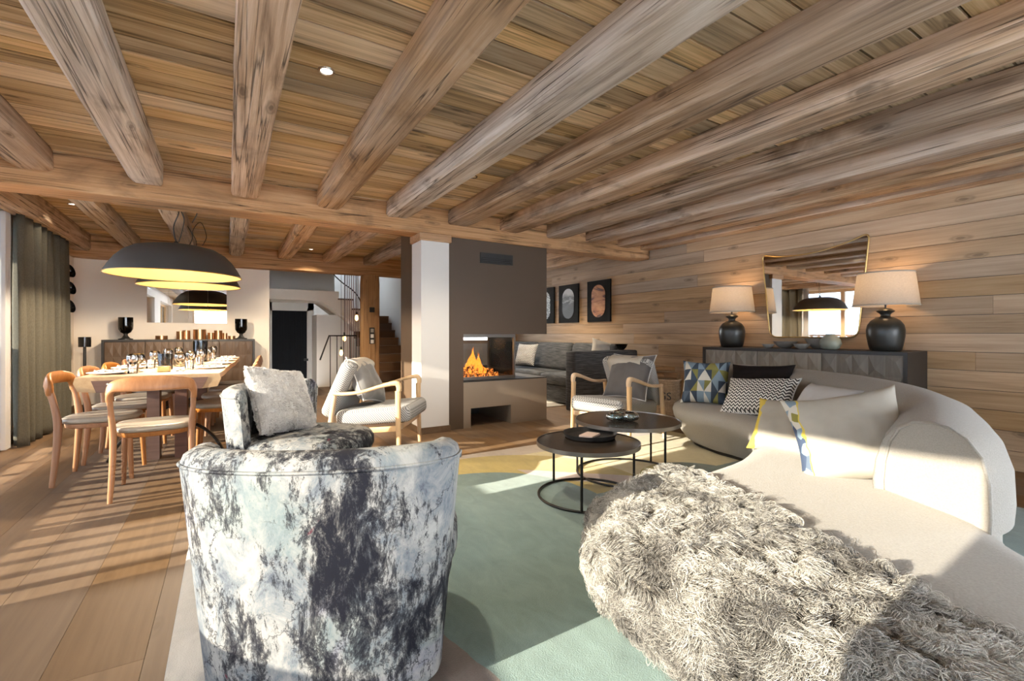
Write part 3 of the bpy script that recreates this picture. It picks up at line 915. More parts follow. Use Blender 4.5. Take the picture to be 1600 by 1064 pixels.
for k in range(17):
    fx = R.gauss(2.70, 0.10); fy = R.uniform(5.26, 5.44)
    hgt = max(0.08, 0.33 * math.exp(-((fx - 2.71) / 0.10) ** 2) * R.uniform(0.7, 1.1))
    w = R.uniform(0.022, 0.042)
    pts, rr_ = [], []
    for i in range(9):
        t = i / 8
        pts.append((fx + 0.03 * math.sin(t * 5 + k) * t, fy + 0.02 * math.cos(t * 4 + k) * t, 0.60 + hgt * t))
        rr_.append(max(0.001, w * (math.sin(math.pi * min(1, t * 0.8 + 0.22)) ** 1.2) * (1 - t * 0.45)))
    b.sweep(pts, rr_, n=7, up=(0, 1, 0))
b.obj('flames', M['flame'], fp, 180, kind='stuff')
fl = bpy.data.lights.new('firelight', 'POINT'); fl.energy = 6; fl.color = (1, 0.5, 0.18); fl.shadow_soft_size = 0.1
flo = bpy.data.objects.new('firelight', fl); COL.objects.link(flo); flo.location = (2.72, 5.35, 0.95)

# baseboards, trims
struct('baseboard_far', MB().box(XL, 0.61, YF - 0.015, YF, 0, 0.09), M['oak_floor'])
struct('baseboard_left', MB().box(XL, XL + 0.015, W1[1], YF, 0, 0.09), M['oak_floor'])

# ------------------------------------------------------------------ hall and stairs beyond
for q_ in [(-0.2, 4.0, 12.2, 12.4, -0.8, 3.6), (3.35, 3.5, 9.06, 12.3, -0.8, 3.6), (0.45, 0.61, 9.06, 11.2, -0.8, 3.6), (0.61, 0.80, 11.0, 11.2, -0.8, 1.77), (1.50, 1.62, 11.0, 11.2, -0.8, 1.77), (0.61, 1.62, 11.0, 11.2, 1.62, 1.77), (1.58, 2.22, 10.35, 11.2, -0.8, 1.5), (0.3, 2.05, 11.0, 11.2, 1.97, 3.6), (-0.3, 4.0, 9.06, 11.3, 3.4, 3.6), (-0.3, 1.9, 11.3, 12.4, 3.4, 3.6), (2.5, 4.0, 11.3, 12.4, 3.4, 3.6), (0.45, 3.5, 8.95, 9.06, 2.5, 3.6), (0.3, 0.45, 9.06, 12.3, -0.8, 3.6)]: wall_boxes('wall_hall', M['hallwall'], [q_])  # gap in the hall ceiling left open to let extra daylight in
wall_boxes('floor_hall', M['oak_floor'], [(0.6, 1.6, 9.0, 11.2, -0.6, -0.5), (1.6, 3.4, 9.0, 12.3, -0.6, 0.0)])
d = struct('door_1', MB().box(0.80, 1.48, 11.02, 11.07, -0.5, 1.60), M['doordark'])
for k in range(6): MB().box(0.805 + k * 0.113, 0.908 + k * 0.113, 11.008, 11.02, -0.48, 1.58).obj('plank', M['doordark'], d)
MB().box(1.42, 1.50, 10.94, 11.008, 0.52, 0.57).obj('handle', M['black'], d)
struct('trim_1', MB().box(0.76, 0.80, 10.97, 11.02, -0.5, 1.66).box(1.48, 1.52, 10.97, 11.02, -0.5, 1.66).box(0.76, 1.52, 10.97, 11.02, 1.60, 1.66), M['hallwall'])
st = thing('upper_staircase', 'white plastered landing and stair curving down behind the wooden post', 'staircase')
poly = [(0.62, 1.97), (1.95, 1.97), (1.95, 1.80), (2.22, 1.80), (2.22, 1.60), (2.42, 1.60), (2.42, 1.16), (1.62, 1.77), (0.62, 1.77)]
Mx = Matrix.Rotation(rad(90), 4, 'X')
MB().prism(list(reversed(poly)), -11.0, -10.0, Mx).obj('soffit', M['plaster'], st)
for a0, a1, zz in ((1.93, 2.24, 1.80), (2.20, 2.42, 1.60)):
    MB().box(a0, a1, 9.98, 11.0, zz, zz + 0.03).obj('tread', M['stairwood'], st)
rods = thing('stair_screen', 'row of dusky pink upright rods screening the upper stair', 'screen')
for k in range(7):
    MB().sweep([(2.02 + k * 0.042, 9.75, 0.0), (2.02 + k * 0.042, 9.75, 3.3)], 0.008, n=6).obj('rod', M['purple'], rods, 60)
MB().sweep([(1.98, 9.75, 3.3), (2.32, 9.75, 3.3)], 0.02, n=6).obj('top_bar', M['blackmetal'], rods)
MB().sweep([(1.98, 9.75, 0.014), (2.32, 9.75, 0.014)], 0.012, n=6).obj('bottom_bar', M['blackmetal'], rods)
hr = MB().sweep([tuple(p) for p in spline([(1.72, 9.9, 2.6), (1.80, 9.9, 2.35), (1.98, 9.9, 2.16), (2.2, 9.9, 2.0), (2.34, 9.9, 1.82), (2.42, 9.9, 1.5)], 6)], 0.012, n=6)
hr.obj('handrail', M['blackmetal'], st, 60)
rl = thing('stair_railing', 'low black metal railing guarding the stairwell beside the wooden post', 'railing')
MB().sweep([(1.46, 9.2, 0.62), (1.62, 9.2, 1.07), (2.12, 9.2, 1.07)], 0.016, n=6).obj('top_rail', M['blackmetal'], rl)
for xx in (1.64, 1.76, 1.88, 2.0, 2.11): MB().sweep([(xx, 9.2, 0.0), (xx, 9.2, 1.07)], 0.008, n=6).obj('baluster', M['blackmetal'], rl)
sf = thing('stair_flight', 'dark wooden stairs rising between the post and the fireplace', 'stairs')
for k in range(9):
    y0 = 9.08 + 0.25 * k
    MB().box(2.44, 3.30, y0 + 0.02, y0 + 0.27 if k < 8 else 12.15, 0 if k == 0 else 0.17 * k - 0.02, 0.17 * (k + 1) - 0.03).obj('riser', M['stairwood'], sf)
    MB().box(2.44, 3.30, y0, y0 + 0.27 if k < 8 else 12.15, 0.17 * (k + 1) - 0.03, 0.17 * (k + 1)).obj('tread', M['stairwood'], sf)
for k, (xx, zz, lab) in enumerate([(2.17, 1.42, 'topmost of the three amber filament bulbs hanging by the stairs'), (1.94, 1.02, 'middle of the three amber filament bulbs hanging by the stairs'), (1.88, 0.74, 'lowest of the three amber filament bulbs hanging by the stairs')]):
    q = thing('pendant_bulb', lab, 'bulb', (xx, 9.42, zz), group='filament bulbs in the stairwell')
    MB().lathe([(0.002, -0.06), (0.025, -0.045), (0.034, -0.01), (0.024, 0.04), (0.014, 0.06)], 12).obj('glass_bulb', M['bulb_soft'], q, 60)
    MB().lathe([(0.017, 0.055), (0.017, 0.11), (0.006, 0.12)], 10).obj('socket', M['black'], q, 60)
    MB().sweep([(0, 0, 0.11), (0, 0, 3.4 - zz)], 0.004, n=5).obj('cord', M['black'], q)

# ------------------------------------------------------------------ recessed spots
def spot_light(p, watts=60):
    l = bpy.data.lights.new('spot_light', 'SPOT'); l.energy = watts * 1.5; l.color = (1, .86, .66); l.spot_size = rad(120); l.spot_blend = .8; l.shadow_soft_size = .04
    o = bpy.data.objects.new('spot_light', l); COL.objects.link(o); o.location = p
for xx, yy, lab in [(0.45, 2.63, 'round chrome ceiling spot between the brown joists over the tub chairs'), (1.86, 3.72, 'small ceiling spot beside the pale grey joist near the pillar'), (-1.42, 6.75, 'small ceiling spot above the curtain'), (1.18, 8.30, 'small ceiling spot before the far honey beam'), (4.1, 6.4, 'ceiling spot added unseen over the snug behind the fireplace')]:  # the last spot is an added lamp, out of view, brightening the snug
    spot_light((xx, yy, ZC - .03), 8 if xx < -1 else 130 if xx > 4 else 60); q = thing('ceiling_spot', lab, 'downlight', (xx, yy, ZC), group='recessed spots')
    MB().lathe([(0.030, -0.001), (0.031, -0.006), (0.041, -0.008), (0.045, -0.001)], 20, cap0=False, cap1=False).obj('trim_ring', M['chrome'], q, 60)
    MB().lathe([(0.001, -0.003), (0.030, -0.003)], 16).obj('lens', M['spot'], q)

exec_later = []
# ------------------------------------------------------------------ rug and curtain
tag(MB().rbox(-0.17, 4.24, -1.6, 3.80, 0.0005, 0.016, 0.006, 2).obj('rug', M['rug'], None, 40), 'large tufted rug in teal, mustard and grey under the seating', 'rug')
tag(MB().rbox(3.9, 4.72, 5.7, 8.2, 0.0005, 0.012, 0.004, 1).obj('rug', M['linen_cream'], None, 40), 'small pale rug before the charcoal sofa', 'rug')
ct = thing('curtain', 'olive grey pleated floor-length curtain beside the dining table', 'curtain', (XL + 0.13, 0, 0))
n, mrows = 150, 24
rs = []
for j in range(mrows + 1):
    t = j / mrows
    z = 2.26 - (2.26 - 0.012) * t
    ring = []
    for i in range(n + 1):
        u = i / n
        y = 6.30 + 1.62 * u + 0.02 * math.sin(u * 40 + t * 2)
        amp = 0.045 + 0.02 * t
        ph = u * 2 * math.pi * 7.5 + 0.5 * math.sin(u * 9)
        xo = amp * math.sin(ph) + 0.012 * math.sin(ph * 2.3 + t * 3) + 0.012 * t * math.sin(u * 31)
        ring.append((xo, y, z))
    rs.append(ring)
co = MB().rings(rs, False, False, False).obj('cloth', M['curtain'], ct, 180)
so = co.modifiers.new('thick', 'SOLIDIFY'); so.thickness = 0.004
b = MB().sweep([(0, 2.2, 2.295), (0, 8.0, 2.295)], 0.012, n=8)
b.obj('rail', M['blackmetal'], ct, 60)
for k in range(9): MB().box(-0.008, 0.008, 6.34 + k * 0.19 - 0.01, 6.34 + k * 0.19 + 0.01, 2.25, 2.29).obj('hook', M['blackmetal'], ct)

sh = thing('sheer_curtain', 'strip of white sheer curtain at the window edge of the grey curtain', 'curtain', (XL + 0.05, 0, 0))
rs = [[(0.035 * math.sin(i * 0.9) + 0.01, 6.19 + 0.13 * i / 40, z) for i in range(41)] for z in (2.25, 1.5, 0.8, 0.015)]
MB().rings(rs, False, False, False).obj('cloth', M['linen_white'], sh, 180)

# ------------------------------------------------------------------ curved sofa
sofa = thing('curved_sofa', 'large curved oatmeal boucle sofa with rounded back on the rug', 'sofa')
outl = [(3.60, 2.72), (3.53, 2.36), (3.28, 2.02), (2.90, 1.76), (2.45, 1.58), (2.0, 1.515), (1.6, 1.50), (1.30, 1.42), (1.13, 1.22), (1.06, 0.95), (1.05, 0.60), (1.12, 0.25), (1.4, 0.06), (1.75, 0.12), (2.02, 0.27), (2.25, 0.47), (2.55, 0.555), (2.85, 0.645), (3.3, 0.82), (3.8, 1.15), (4.22, 1.62), (4.50, 2.2), (4.60, 2.75), (4.56, 3.2), (4.36, 3.40), (4.08, 3.34), (3.78, 3.12)]
O = [Vector((p[0], p[1])) for p in spline([(x, y, 0) for x, y in outl], 6, True)]
def offset_loop(L, d):
    n = len(L)
    out = []
    for i in range(n):
        t = (L[(i + 1) % n] - L[i - 1]).normalized()
        nn = Vector((-t.y, t.x))
        out.append(L[i] + nn * d)
    return out
ar = sum(O[i].x * O[(i + 1) % len(O)].y - O[(i + 1) % len(O)].x * O[i].y for i in range(len(O)))
sgn = 1 if ar > 0 else -1
prof = [(0.055, 0.16), (0.075, 0.13), (0.14, 0.085), (0.22, 0.04), (0.30, 0.01), (0.35, 0.0), (0.385, 0.012), (0.408, 0.04), (0.42, 0.085), (0.424, 0.13)]
rs = [[(p.x, p.y, z) for p in offset_loop(O, sgn * ins)] for z, ins in prof]
MB().rings(rs, True, True, True).obj('seat', M['sofa'], sofa, 180)
rs = [[(p.x, p.y, z) for p in offset_loop(O, sgn * 0.20)] for z in (0.017, 0.06)]
MB().rings(rs).obj('plinth', M['blackmetal'], sofa, 40)
def sofa_back():
    C = spline([(p[0], p[1], 0) for p in [(2.345, 0.705), (2.50, 0.725), (2.78, 0.815), (3.2, 0.975), (3.66, 1.28), (4.06, 1.74), (4.30, 2.26), (4.38, 2.78), (4.34, 3.14)]], 8)
    n = len(C)
    prof = [(-0.21, 0.395), (-0.215, 0.46), (-0.205, 0.55), (-0.18, 0.64), (-0.135, 0.705), (-0.07, 0.745), (0.0, 0.755), (0.07, 0.748), (0.135, 0.72), (0.185, 0.665), (0.21, 0.58), (0.215, 0.46), (0.21, 0.395)]
    rs = []
    for i in range(n):
        t = (C[min(i + 1, n - 1)] - C[max(i - 1, 0)]).normalized()
        if i < 6: t = t.lerp(Vector((0.89, -0.455, 0)).normalized(), 1 - i / 6).normalized()
        nn = Vector((t.y, -t.x, 0))      # outward
        e = 0.0
        dz = 0.045 * min(1, i / (n * 0.6))
        k = 1.0
        if i >= n - 4: k = [0.97, 0.9, 0.74, 0.4][i - n + 4]
        rs.append([tuple(C[i] + nn * (u * k) + Vector((0, 0, 0.395 + (z - 0.395) * (1 + dz * 2.5) * (k if k > 0.8 else 0.8 + (k - 0.8) * 0.35)))) for u, z in prof])
    # rounded near cap
    t0 = Vector((-0.89, 0.455, 0))
    first = rs[0]
    o = MB().rings(rs, True, True, True).obj('backrest', M['sofa'], sofa, 60)
    o.data.flip_normals()
    pc = [Vector(p) - Vector((-0.455 * 0, 0, 0)) + t0 * 0.003 for p in first]
    MB().sweep([tuple(p) for p in pc], 0.006, n=6, up=(0.3, 0.8, 0.2)).obj('piping', M['sofa'], o, 180)
sofa_back()

# ------------------------------------------------------------------ cushions
def pillow(name, w, h, t, m, label, loc, n, up, group='cushions on the curved sofa', seed=0, piping=None, sag=0.0, ear=0.10):
    rr = random.Random(seed)
    N = 22
    top, bot = [], []
    for j in range(N + 1):
        for i in range(N + 1):
            a, c = -1 + 2 * i / N, -1 + 2 * j / N
            x = a * w / 2 * (1 - ear * (1 - abs(a) ** 2 * 0.0) * (c * c * 0 + (1 - c * c)) * abs(a) ** 3)
            y = c * h / 2 * (1 - ear * (1 - a * a) * abs(c) ** 3)
            g = max(0.0, (1 - a ** 4) * (1 - c ** 4)) ** 0.62
            wr = mnoise.noise(Vector((a * 2.1 + seed, c * 2.1, seed * 1.7))) * 0.22 + mnoise.noise(Vector((a * 5 + seed, c * 3, seed * 0.7))) * 0.10
            y -= sag * (1 - a * a) * (c + 1) * h * 0.25
            e = 0.004
            top.append((x, y, e + g * t / 2 * (1 + wr)))
            bot.append((x, y, -e - g * t / 2 * (1 - wr * 0.6)))
    b = MB()
    K = (N + 1)
    f = []
    for j in range(N):
        for i in range(N): f.append((j * K + i, j * K + i + 1, (j + 1) * K + i + 1, (j + 1) * K + i))
    q = len(top)
    f2 = [tuple(q + k for k in reversed(x)) for x in f]
    edge = [i for i in range(K)] + [j * K + N for j in range(1, K)] + [N * K + i for i in range(N - 1, -1, -1)] + [j * K for j in range(N - 1, 0, -1)]
    f3 = [(edge[k], q + edge[k], q + edge[(k + 1) % len(edge)], edge[(k + 1) % len(edge)]) for k in range(len(edge))]
    b.add(top + bot, f + f2 + f3)
    o = b.obj(name, m, None, 180, basis(loc, n, up))
    if label: tag(o, label, 'cushion', group)
    if piping is not None:
        pts = [((Vector(top[k]) + Vector(bot[k])) / 2)[:] for k in edge[::2]]
        p = MB().sweep(pts, 0.006, n=6, loop=True).obj('piping', piping, None, 180)
        p.parent = o
    return o

pillow('patterned_cushion', 0.44, 0.44, 0.14, M['geo'], 'geometric diamond print cushion in blue, olive and cream at the far sofa end', (4.01, 2.93, 0.625), (-0.80, -0.45, 0.38), (0, 0, 1), seed=3)
pillow('velvet_cushion', 0.56, 0.40, 0.14, M['black_velvet'], 'black velvet cushion leaning behind the zigzag cushion', (4.08, 2.43, 0.64), (-0.9, -0.05, 0.40), (0.1, 0.05, 1), seed=5)
pillow('zigzag_cushion', 0.62, 0.36, 0.15, M['zigzag'], 'black and white zigzag lumbar cushion with piped edge', (3.80, 2.27, 0.575), (-0.80, 0.05, 0.55), (0.1, 0.08, 1), seed=8, piping=M['linen_white'])
pillow('white_cushion', 0.50, 0.40, 0.15, M['linen_white'], 'crumpled white cushion mostly hidden behind the two cream cushions', (3.62, 1.70, 0.565), (-0.72, 0.35, 0.62), (0, 0, 1), seed=12)
sc_ = pillow('small_cream_cushion', 0.40, 0.36, 0.13, M['edge_yellow'], 'smaller cream cushion with a yellow edge strip beside the big cream cushion', (2.86, 1.52, 0.545), (-0.75, -0.15, 0.60), (0.25, 0.05, 1), seed=15)
bc = pillow('big_cream_cushion', 0.50, 0.46, 0.17, M['edge_print'], 'big cream linen cushion with a patterned edge, in front of the rounded sofa back end', (2.585, 1.09, 0.60), (-0.80, -0.36, 0.45), (-0.22, 0.13, 1), seed=21, ear=0.12)

# ------------------------------------------------------------------ sheepskin throw with real curls
def drape_grid():
    Rr = spline([(1.90, 1.50, 0), (1.78, 1.14, 0), (1.63, 0.80, 0), (1.50, 0.50, 0), (1.37, 0.24, 0), (1.24, 0.02, 0)], 8)
    Lr = spline([(1.66, 1.52, 0), (1.36, 1.46, 0), (1.14, 1.24, 0), (1.06, 0.93, 0), (1.05, 0.60, 0), (1.08, 0.30, 0)], 8)
    hang = spline([(0.20, 0, 0), (0.30, 0, 0), (0.18, 0, 0), (0.20, 0, 0), (0.19, 0, 0), (0.20, 0, 0)], 8)
    n = len(Rr)
    rows = []
    for i in range(n):
        p, q, hz = Rr[i], Lr[i], hang[i].x
        d = (q - p).normalized()
        row = []
        for k in range(25):
            t = k / 24
            x = p.lerp(q, t)
            z = 0.432 + 0.003 * math.sin(i * 0.3 + t * 4) * math.sin(t * math.pi)
            if t > 0.82: z -= 0.055 * ((t - 0.82) / 0.18) ** 2
            row.append((x.x, x.y, z))
        for k in range(1, 15):
            t = k / 14
            z = 0.377 - (0.377 - hz) * t
            ins = 0.015 + 0.010 * math.sin(i * 0.9) - max(0.0, 0.30 - z) * 0.25
            x = q + d * (ins + 0.02 * math.sin(t * 2.5))
            row.append((x.x, x.y, z))
        rows.append(row)
    return rows
G = drape_grid()
throw = tag(MB().rings(G, False, False, False).obj('sheepskin_throw', M['hide'], None, 180), 'long-haired curly grey and cream sheepskin thrown over the near sofa end', 'throw')
s_ = throw.modifiers.new('thick', 'SOLIDIFY'); s_.thickness = 0.008; s_.offset = 1

def hair_on(name, parent, grid, count, length, rad_, m, curl, down, seed, npt=10, spread=0.5, curl_r=0.008):
    rg = np.random.default_rng(seed)
    g = np.array(grid)
    a, c = g.shape[0] - 1, g.shape[1] - 1
    # area weights
    e1 = g[1:, :-1] - g[:-1, :-1]; e2 = g[:-1, 1:] - g[:-1, :-1]
    nr = np.cross(e1, e2)
    ar = np.linalg.norm(nr, axis=2) + 1e-9
    nr = nr / ar[..., None]
    pr = (ar / ar.sum()).ravel()
    idx = rg.choice(len(pr), count, p=pr)
    ii, jj = idx // c, idx % c
    fu, fv = rg.random(count), rg.random(count)
    base = g[ii, jj] * ((1 - fu) * (1 - fv))[:, None] + g[ii + 1, jj] * (fu * (1 - fv))[:, None] + g[ii, jj + 1] * ((1 - fu) * fv)[:, None] + g[ii + 1, jj + 1] * (fu * fv)[:, None]
    N = nr[ii, jj]
    ref = np.array(down[1])
    sg = np.sign((N * ref).sum(1)); sg[sg == 0] = 1
    N = N * sg[:, None]
    # locks: hairs near one another lean the same way
    cell = (np.floor(base[:, 0] * 28) * 73856093 + np.floor(base[:, 1] * 28) * 19349663 + np.floor(base[:, 2] * 28) * 83492791).astype(np.int64) % 4096
    lock = rg.normal(size=(4096, 3)); lph = rg.random(4096) * 6.28; lcu = rg.random(4096)
    D = np.array(down[0])[None, :] * down[2] + lock[cell] * spread + rg.normal(size=(count, 3)) * spread * 0.18
    D = D - N * ((D * N).sum(1))[:, None]
    D = D / (np.linalg.norm(D, axis=1)[:, None] + 1e-9)
    B = np.cross(N, D)
    L = length * (0.6 + 0.6 * rg.random(count)) * (0.75 + 0.5 * lcu[cell])
    ph = lph[cell] + rg.normal(size=count) * 0.28
    cr = curl_r * (0.6 + 0.8 * rg.random(count))
    tt = np.linspace(0, 1, npt)
    P = np.zeros((count, npt, 3))
    for k, t in enumerate(tt):
        lift = np.minimum(1.0, t * 2.2) * 0.40 * L - (max(0, t - 0.45) ** 2) * L * 0.6
        wv = curl * t * 6.28 * (0.8 + 0.5 * lcu[cell]) + ph
        amp = cr * min(1.0, t * 2.0)
        P[:, k] = base + N * (lift + amp * np.sin(wv) * 0.8)[:, None] + D * (L * t * 0.55 + amp * np.sin(wv))[:, None] + B * (amp * np.cos(wv) - amp * np.cos(ph) * (1 - t))[:, None]
    P[:, :, 2] -= (tt[None, :] ** 2) * 0.012 * 0
    hc = bpy.data.hair_curves.new(name)
    hc.add_curves([npt] * count)
    hc.attributes['position'].data.foreach_set('vector', P.reshape(-1).astype(np.float32))
    ra = hc.attributes.get('radius') or hc.attributes.new('radius', 'FLOAT', 'POINT')
    rv = np.tile(np.linspace(1, 0.35, npt) * rad_, count).astype(np.float32)
    ra.data.foreach_set('value', rv)
    hc.materials.append(m)
    o = bpy.data.objects.new(name, hc)
    COL.objects.link(o)
    o.parent = parent
    o['kind'] = 'stuff'
    return o
hair_on('curls', throw, G, 90000, 0.066, 0.00065, M['curl'], 2.3, ((-0.55, -0.45, -0.55), (-0.6, 0.1, 1.0), 0.35), 5, npt=12, spread=0.8, curl_r=0.012)

# ------------------------------------------------------------------ tub chairs
def tub_chair(loc, rz, label):
    t = thing('tub_chair', label, 'armchair', loc, rz, 'brushed print tub chairs')
    # drum and seat cushion
    def sup(r, e=2.6, sy=1.0, cy=0.075, n=48):
        return [(math.copysign(abs(math.cos(2 * math.pi * k / n)) ** (2 / e), math.cos(2 * math.pi * k / n)) * r, cy + sy * math.copysign(abs(math.sin(2 * math.pi * k / n)) ** (2 / e), math.sin(2 * math.pi * k / n)) * r) for k in range(n)]
    rs = [[(x, y, z) for x, y in sup(r)] for z, r in ((0.06, 0.315), (0.08, 0.335), (0.2, 0.36), (0.29, 0.38), (0.315, 0.378), (0.32, 0.365))]
    MB().rings(rs).obj('base_drum', M['paint'], t, 50)
    rs = [[(x, y, z) for x, y in sup(r)] for z, r in ((0.32, 0.36), (0.325, 0.385), (0.355, 0.398), (0.40, 0.397), (0.43, 0.38), (0.45, 0.335), (0.458, 0.25))]
    MB().rings(rs).obj('seat_cushion', M['paint'], t, 60)
    # wrapped back
    outer = spline([(-0.402, -0.10, 0), (-0.398, -0.17, 0), (-0.375, -0.235, 0), (-0.29, -0.305, 0), (-0.15, -0.355, 0), (0, -0.372, 0), (0.15, -0.355, 0), (0.29, -0.305, 0), (0.375, -0.235, 0), (0.398, -0.17, 0), (0.402, -0.10, 0)], 6)
    n = len(outer)
    b = MB()
    rs = []
    for i, p in enumerate(outer):
        s_ = i / (n - 1)
        tg = (outer[min(i + 1, n - 1)] - outer[max(i - 1, 0)]).normalized()
        nn = Vector((-tg.y, tg.x, 0))          # inward
        e = min(s_, 1 - s_)
        zt = 0.775 - 0.03 * max(0.0, 1 - e / 0.06) ** 2 + 0.006 * math.cos((s_ - 0.5) * 6)
        th = 0.105
        if e < 0.06: th = 0.06 + 0.045 * e / 0.06
        ring = []
        for (w, zz) in ((0.0, 0.08), (0.0, 0.3), (0.0, 0.55), (0.0, 0.94), (0.012, 0.975), (0.04, 0.997), (0.065, 1.0), (0.09, 0.985), (0.105, 0.94), (0.105, 0.75), (0.105, 0.42)):
            z = 0.05 + (zt - 0.05) * (zz - 0.08) / 0.92
            k = 0.87 + 0.13 * min(1.0, (z - 0.05) / 0.6) + 0.03 * max(0.0, (z - 0.63) / 0.15)
            q = Vector((p.x * k, p.y * k, 0)) + nn * (w / 0.105 * th)
            ring.append((q.x, q.y, z))
        rs.append(ring)
    bk = b.rings(rs, True, True, True).obj('backrest', M['paint'], t, 60)
    seam = [tuple(Vector(r[3]) + (Vector(r[3]) - Vector(r[9])).normalized() * 0.002) for r in rs]
    MB().sweep(seam, 0.005, n=6).obj('piping', M['paint'], bk, 180)
    MB().lathe([(0.29, 0.017), (0.30, 0.02), (0.30, 0.075)], 32).obj('swivel_plinth', M['blackmetal'], t, 60)
    return t
tub_chair((0.332, 1.675, 0), rad(-25.5), 'tub chair in white and ink brushed velvet turning its back to the viewer')
tub_chair((0.40, 3.40, 0), rad(-129.7), 'tub chair in grey brushed velvet holding a white fur cushion')
# fur cushion
fm = basis((0.36, 3.44, 0.645), (0.72, -0.62, 0.42), (0.0, 0.0, 1))
fc = pillow('fur_cushion', 0.50, 0.46, 0.15, M['linen_white'], 'white and grey fur cushion on the tub chair facing the room', (0.315, 3.47, 0.655), (0.72, -0.66, 0.45), (0.12, 0.1, 1), group='fur cushions', seed=31)
N = 22
gg = [[fc.data.vertices[j * (N + 1) + i].co[:] for i in range(N + 1)] for j in range(N + 1)]
gb = [[fc.data.vertices[(N + 1) ** 2 + j * (N + 1) + i].co[:] for i in range(N + 1)] for j in range(N + 1)]
hair_on('fur', fc, gg, 15000, 0.026, 0.0006, M['whitefur'], 0.35, ((0.1, -1, 0.1), (0, 0, 1), 0.7), 9, npt=6, spread=0.5, curl_r=0.003)
hair_on('fur', fc, gb, 7000, 0.026, 0.0006, M['whitefur'], 0.35, ((0.1, -1, 0.1), (0, 0, -1), 0.7), 10, npt=6, spread=0.5, curl_r=0.003)

# ------------------------------------------------------------------ lounge chairs
def lounge_chair(loc, rz, label):
    t = thing('lounge_chair', label, 'armchair', loc, rz, 'wood framed lounge chairs')
    for s in (-1, 1):
        P = spline([(s * .35, .29, 0.0), (s * .345, .28, .30), (s * .34, .275, .60)], 4)
        MB().sweep(P, lerp_list([.016, .022, .024], len(P)), lerp_list([.015, .020, .022], len(P)), n=10, up=(0, 1, 0), sq=3).obj('leg', M['ash'], t, 50)
        P = spline([(s * .35, -.36, 0.0), (s * .35, -.33, .30), (s * .35, -.29, .56)], 4)
        MB().sweep(P, lerp_list([.016, .022, .020], len(P)), lerp_list([.015, .020, .020], len(P)), n=10, up=(0, 1, 0), sq=3).obj('leg', M['ash'], t, 50)
        P = spline([(s * .34, .285, .60), (s * .34, .282, .645), (s * .34, .25, .668), (s * .345, .12, .64), (s * .352, -.05, .59), (s * .355, -.20, .572), (s * .352, -.30, .575)], 5)
        MB().sweep(P, lerp_list([.022, .024, .022, .016, .015, .016, .014], len(P)), lerp_list([.020, .024, .028, .030, .032, .028, .02], len(P)), n=12, up=(0, .3, 1), sq=2.6).obj('armrest', M['ash'], t, 50)
        MB().sweep([(s * .34, .28, .27), (s * .345, -.33, .23)], .024, .013, n=8, sq=4).obj('side_rail', M['ash'], t, 40)
    MB().sweep([(-.34, .28, .275), (.34, .28, .275)], .026, .013, n=8, sq=4).obj('front_rail', M['ash'], t, 40)
    MB().sweep([(-.345, -.35, .12), (.345, -.35, .12)], .014, .011, n=8, sq=3).obj('stretcher', M['ash'], t, 40)
    Ms = Matrix.Translation((0, 0.02, .365)) @ Matrix.Rotation(rad(5), 4, 'X')
    MB().rbox(-.315, .315, -.33, .36, -.075, .075, .055, 5, Ms).obj('seat_cushion', M['herring'], t, 60)
    Mk = Matrix.Translation((0, -.30, .60)) @ Matrix.Rotation(rad(-24), 4, 'X')
    bk = MB().rbox(-.305, .305, -.065, .065, -.27, .27, .055, 5, Mk).obj('back_cushion', M['herring'], t, 60)
    th = []
    for k in range(26):
        s_ = k / 25
        if s_ < 0.36: p = (0.071, 0.02 + 0.23 * (s_ / 0.36))
        elif s_ < 0.64:
            a = (s_ - 0.36) / 0.28 * math.pi
            p = (0.071 * math.cos(a), 0.25 + 0.026 * math.sin(a))
        else: p = (-0.071, 0.25 - 0.50 * ((s_ - 0.64) / 0.36))
        th.append([tuple(Mk @ Vector((x, p[0] * (1 + .02 * math.sin(x * 20)), p[1]))) for x in [(-0.20 + 0.40 * q / 12) for q in range(13)]])
    return t, th
def make_throw(t, th, label, sh=0.0):
    o = MB().rings([[tuple(t.matrix_basis @ Vector((x + sh, y, z))) for x, y, z in r] for r in th], False, False, False).obj('throw', M['linen_cream'], None, 180)
    so = o.modifiers.new('thick', 'SOLIDIFY'); so.thickness = 0.012; so.offset = 0
    tag(o, label, 'throw', 'cream throws on lounge chairs')
def mat_of(loc, rz): return Matrix.Translation(loc) @ Matrix.Rotation(rz, 4, 'Z')
c1 = ((1.25, 4.465, 0), rad(-124.8)); c2 = ((3.465, 3.60, 0), rad(101.5))
t, th = lounge_chair(*c1, 'tweed lounge chair with pale wooden arms left of the white pillar')
t.matrix_basis = mat_of(*c1)
make_throw(t, th, 'cream throw over the lounge chair left of the white pillar')
m1 = mat_of(*c1)
pillow('velvet_cushion', 0.46, 0.44, 0.17, M['grey_velvet'], 'crumpled silver grey velvet cushion on the lounge chair by the pillar', m1 @ Vector((0.02, -0.13, .655)), m1.to_3x3() @ Vector((0, .80, .42)), (0.0, 0.25, 1), group='velvet cushions', seed=41, piping=M['linen_white'])
t, th = lounge_chair(*c2, 'tweed lounge chair with pale wooden arms before the log basket')
t.matrix_basis = mat_of(*c2)
make_throw(t, th, 'cream throw rolled over the lounge chair before the log basket')
m2 = mat_of(*c2)
pillow('velvet_cushion', 0.52, 0.50, 0.15, M['char_velvet'], 'square charcoal velvet cushion with white piping on the lounge chair by the basket', m2 @ Vector((-0.06, -0.15, .655)), m2.to_3x3() @ Vector((0.0, .86, .40)), (0, 0, 1), group='velvet cushions', seed=44, piping=M['linen_white'])

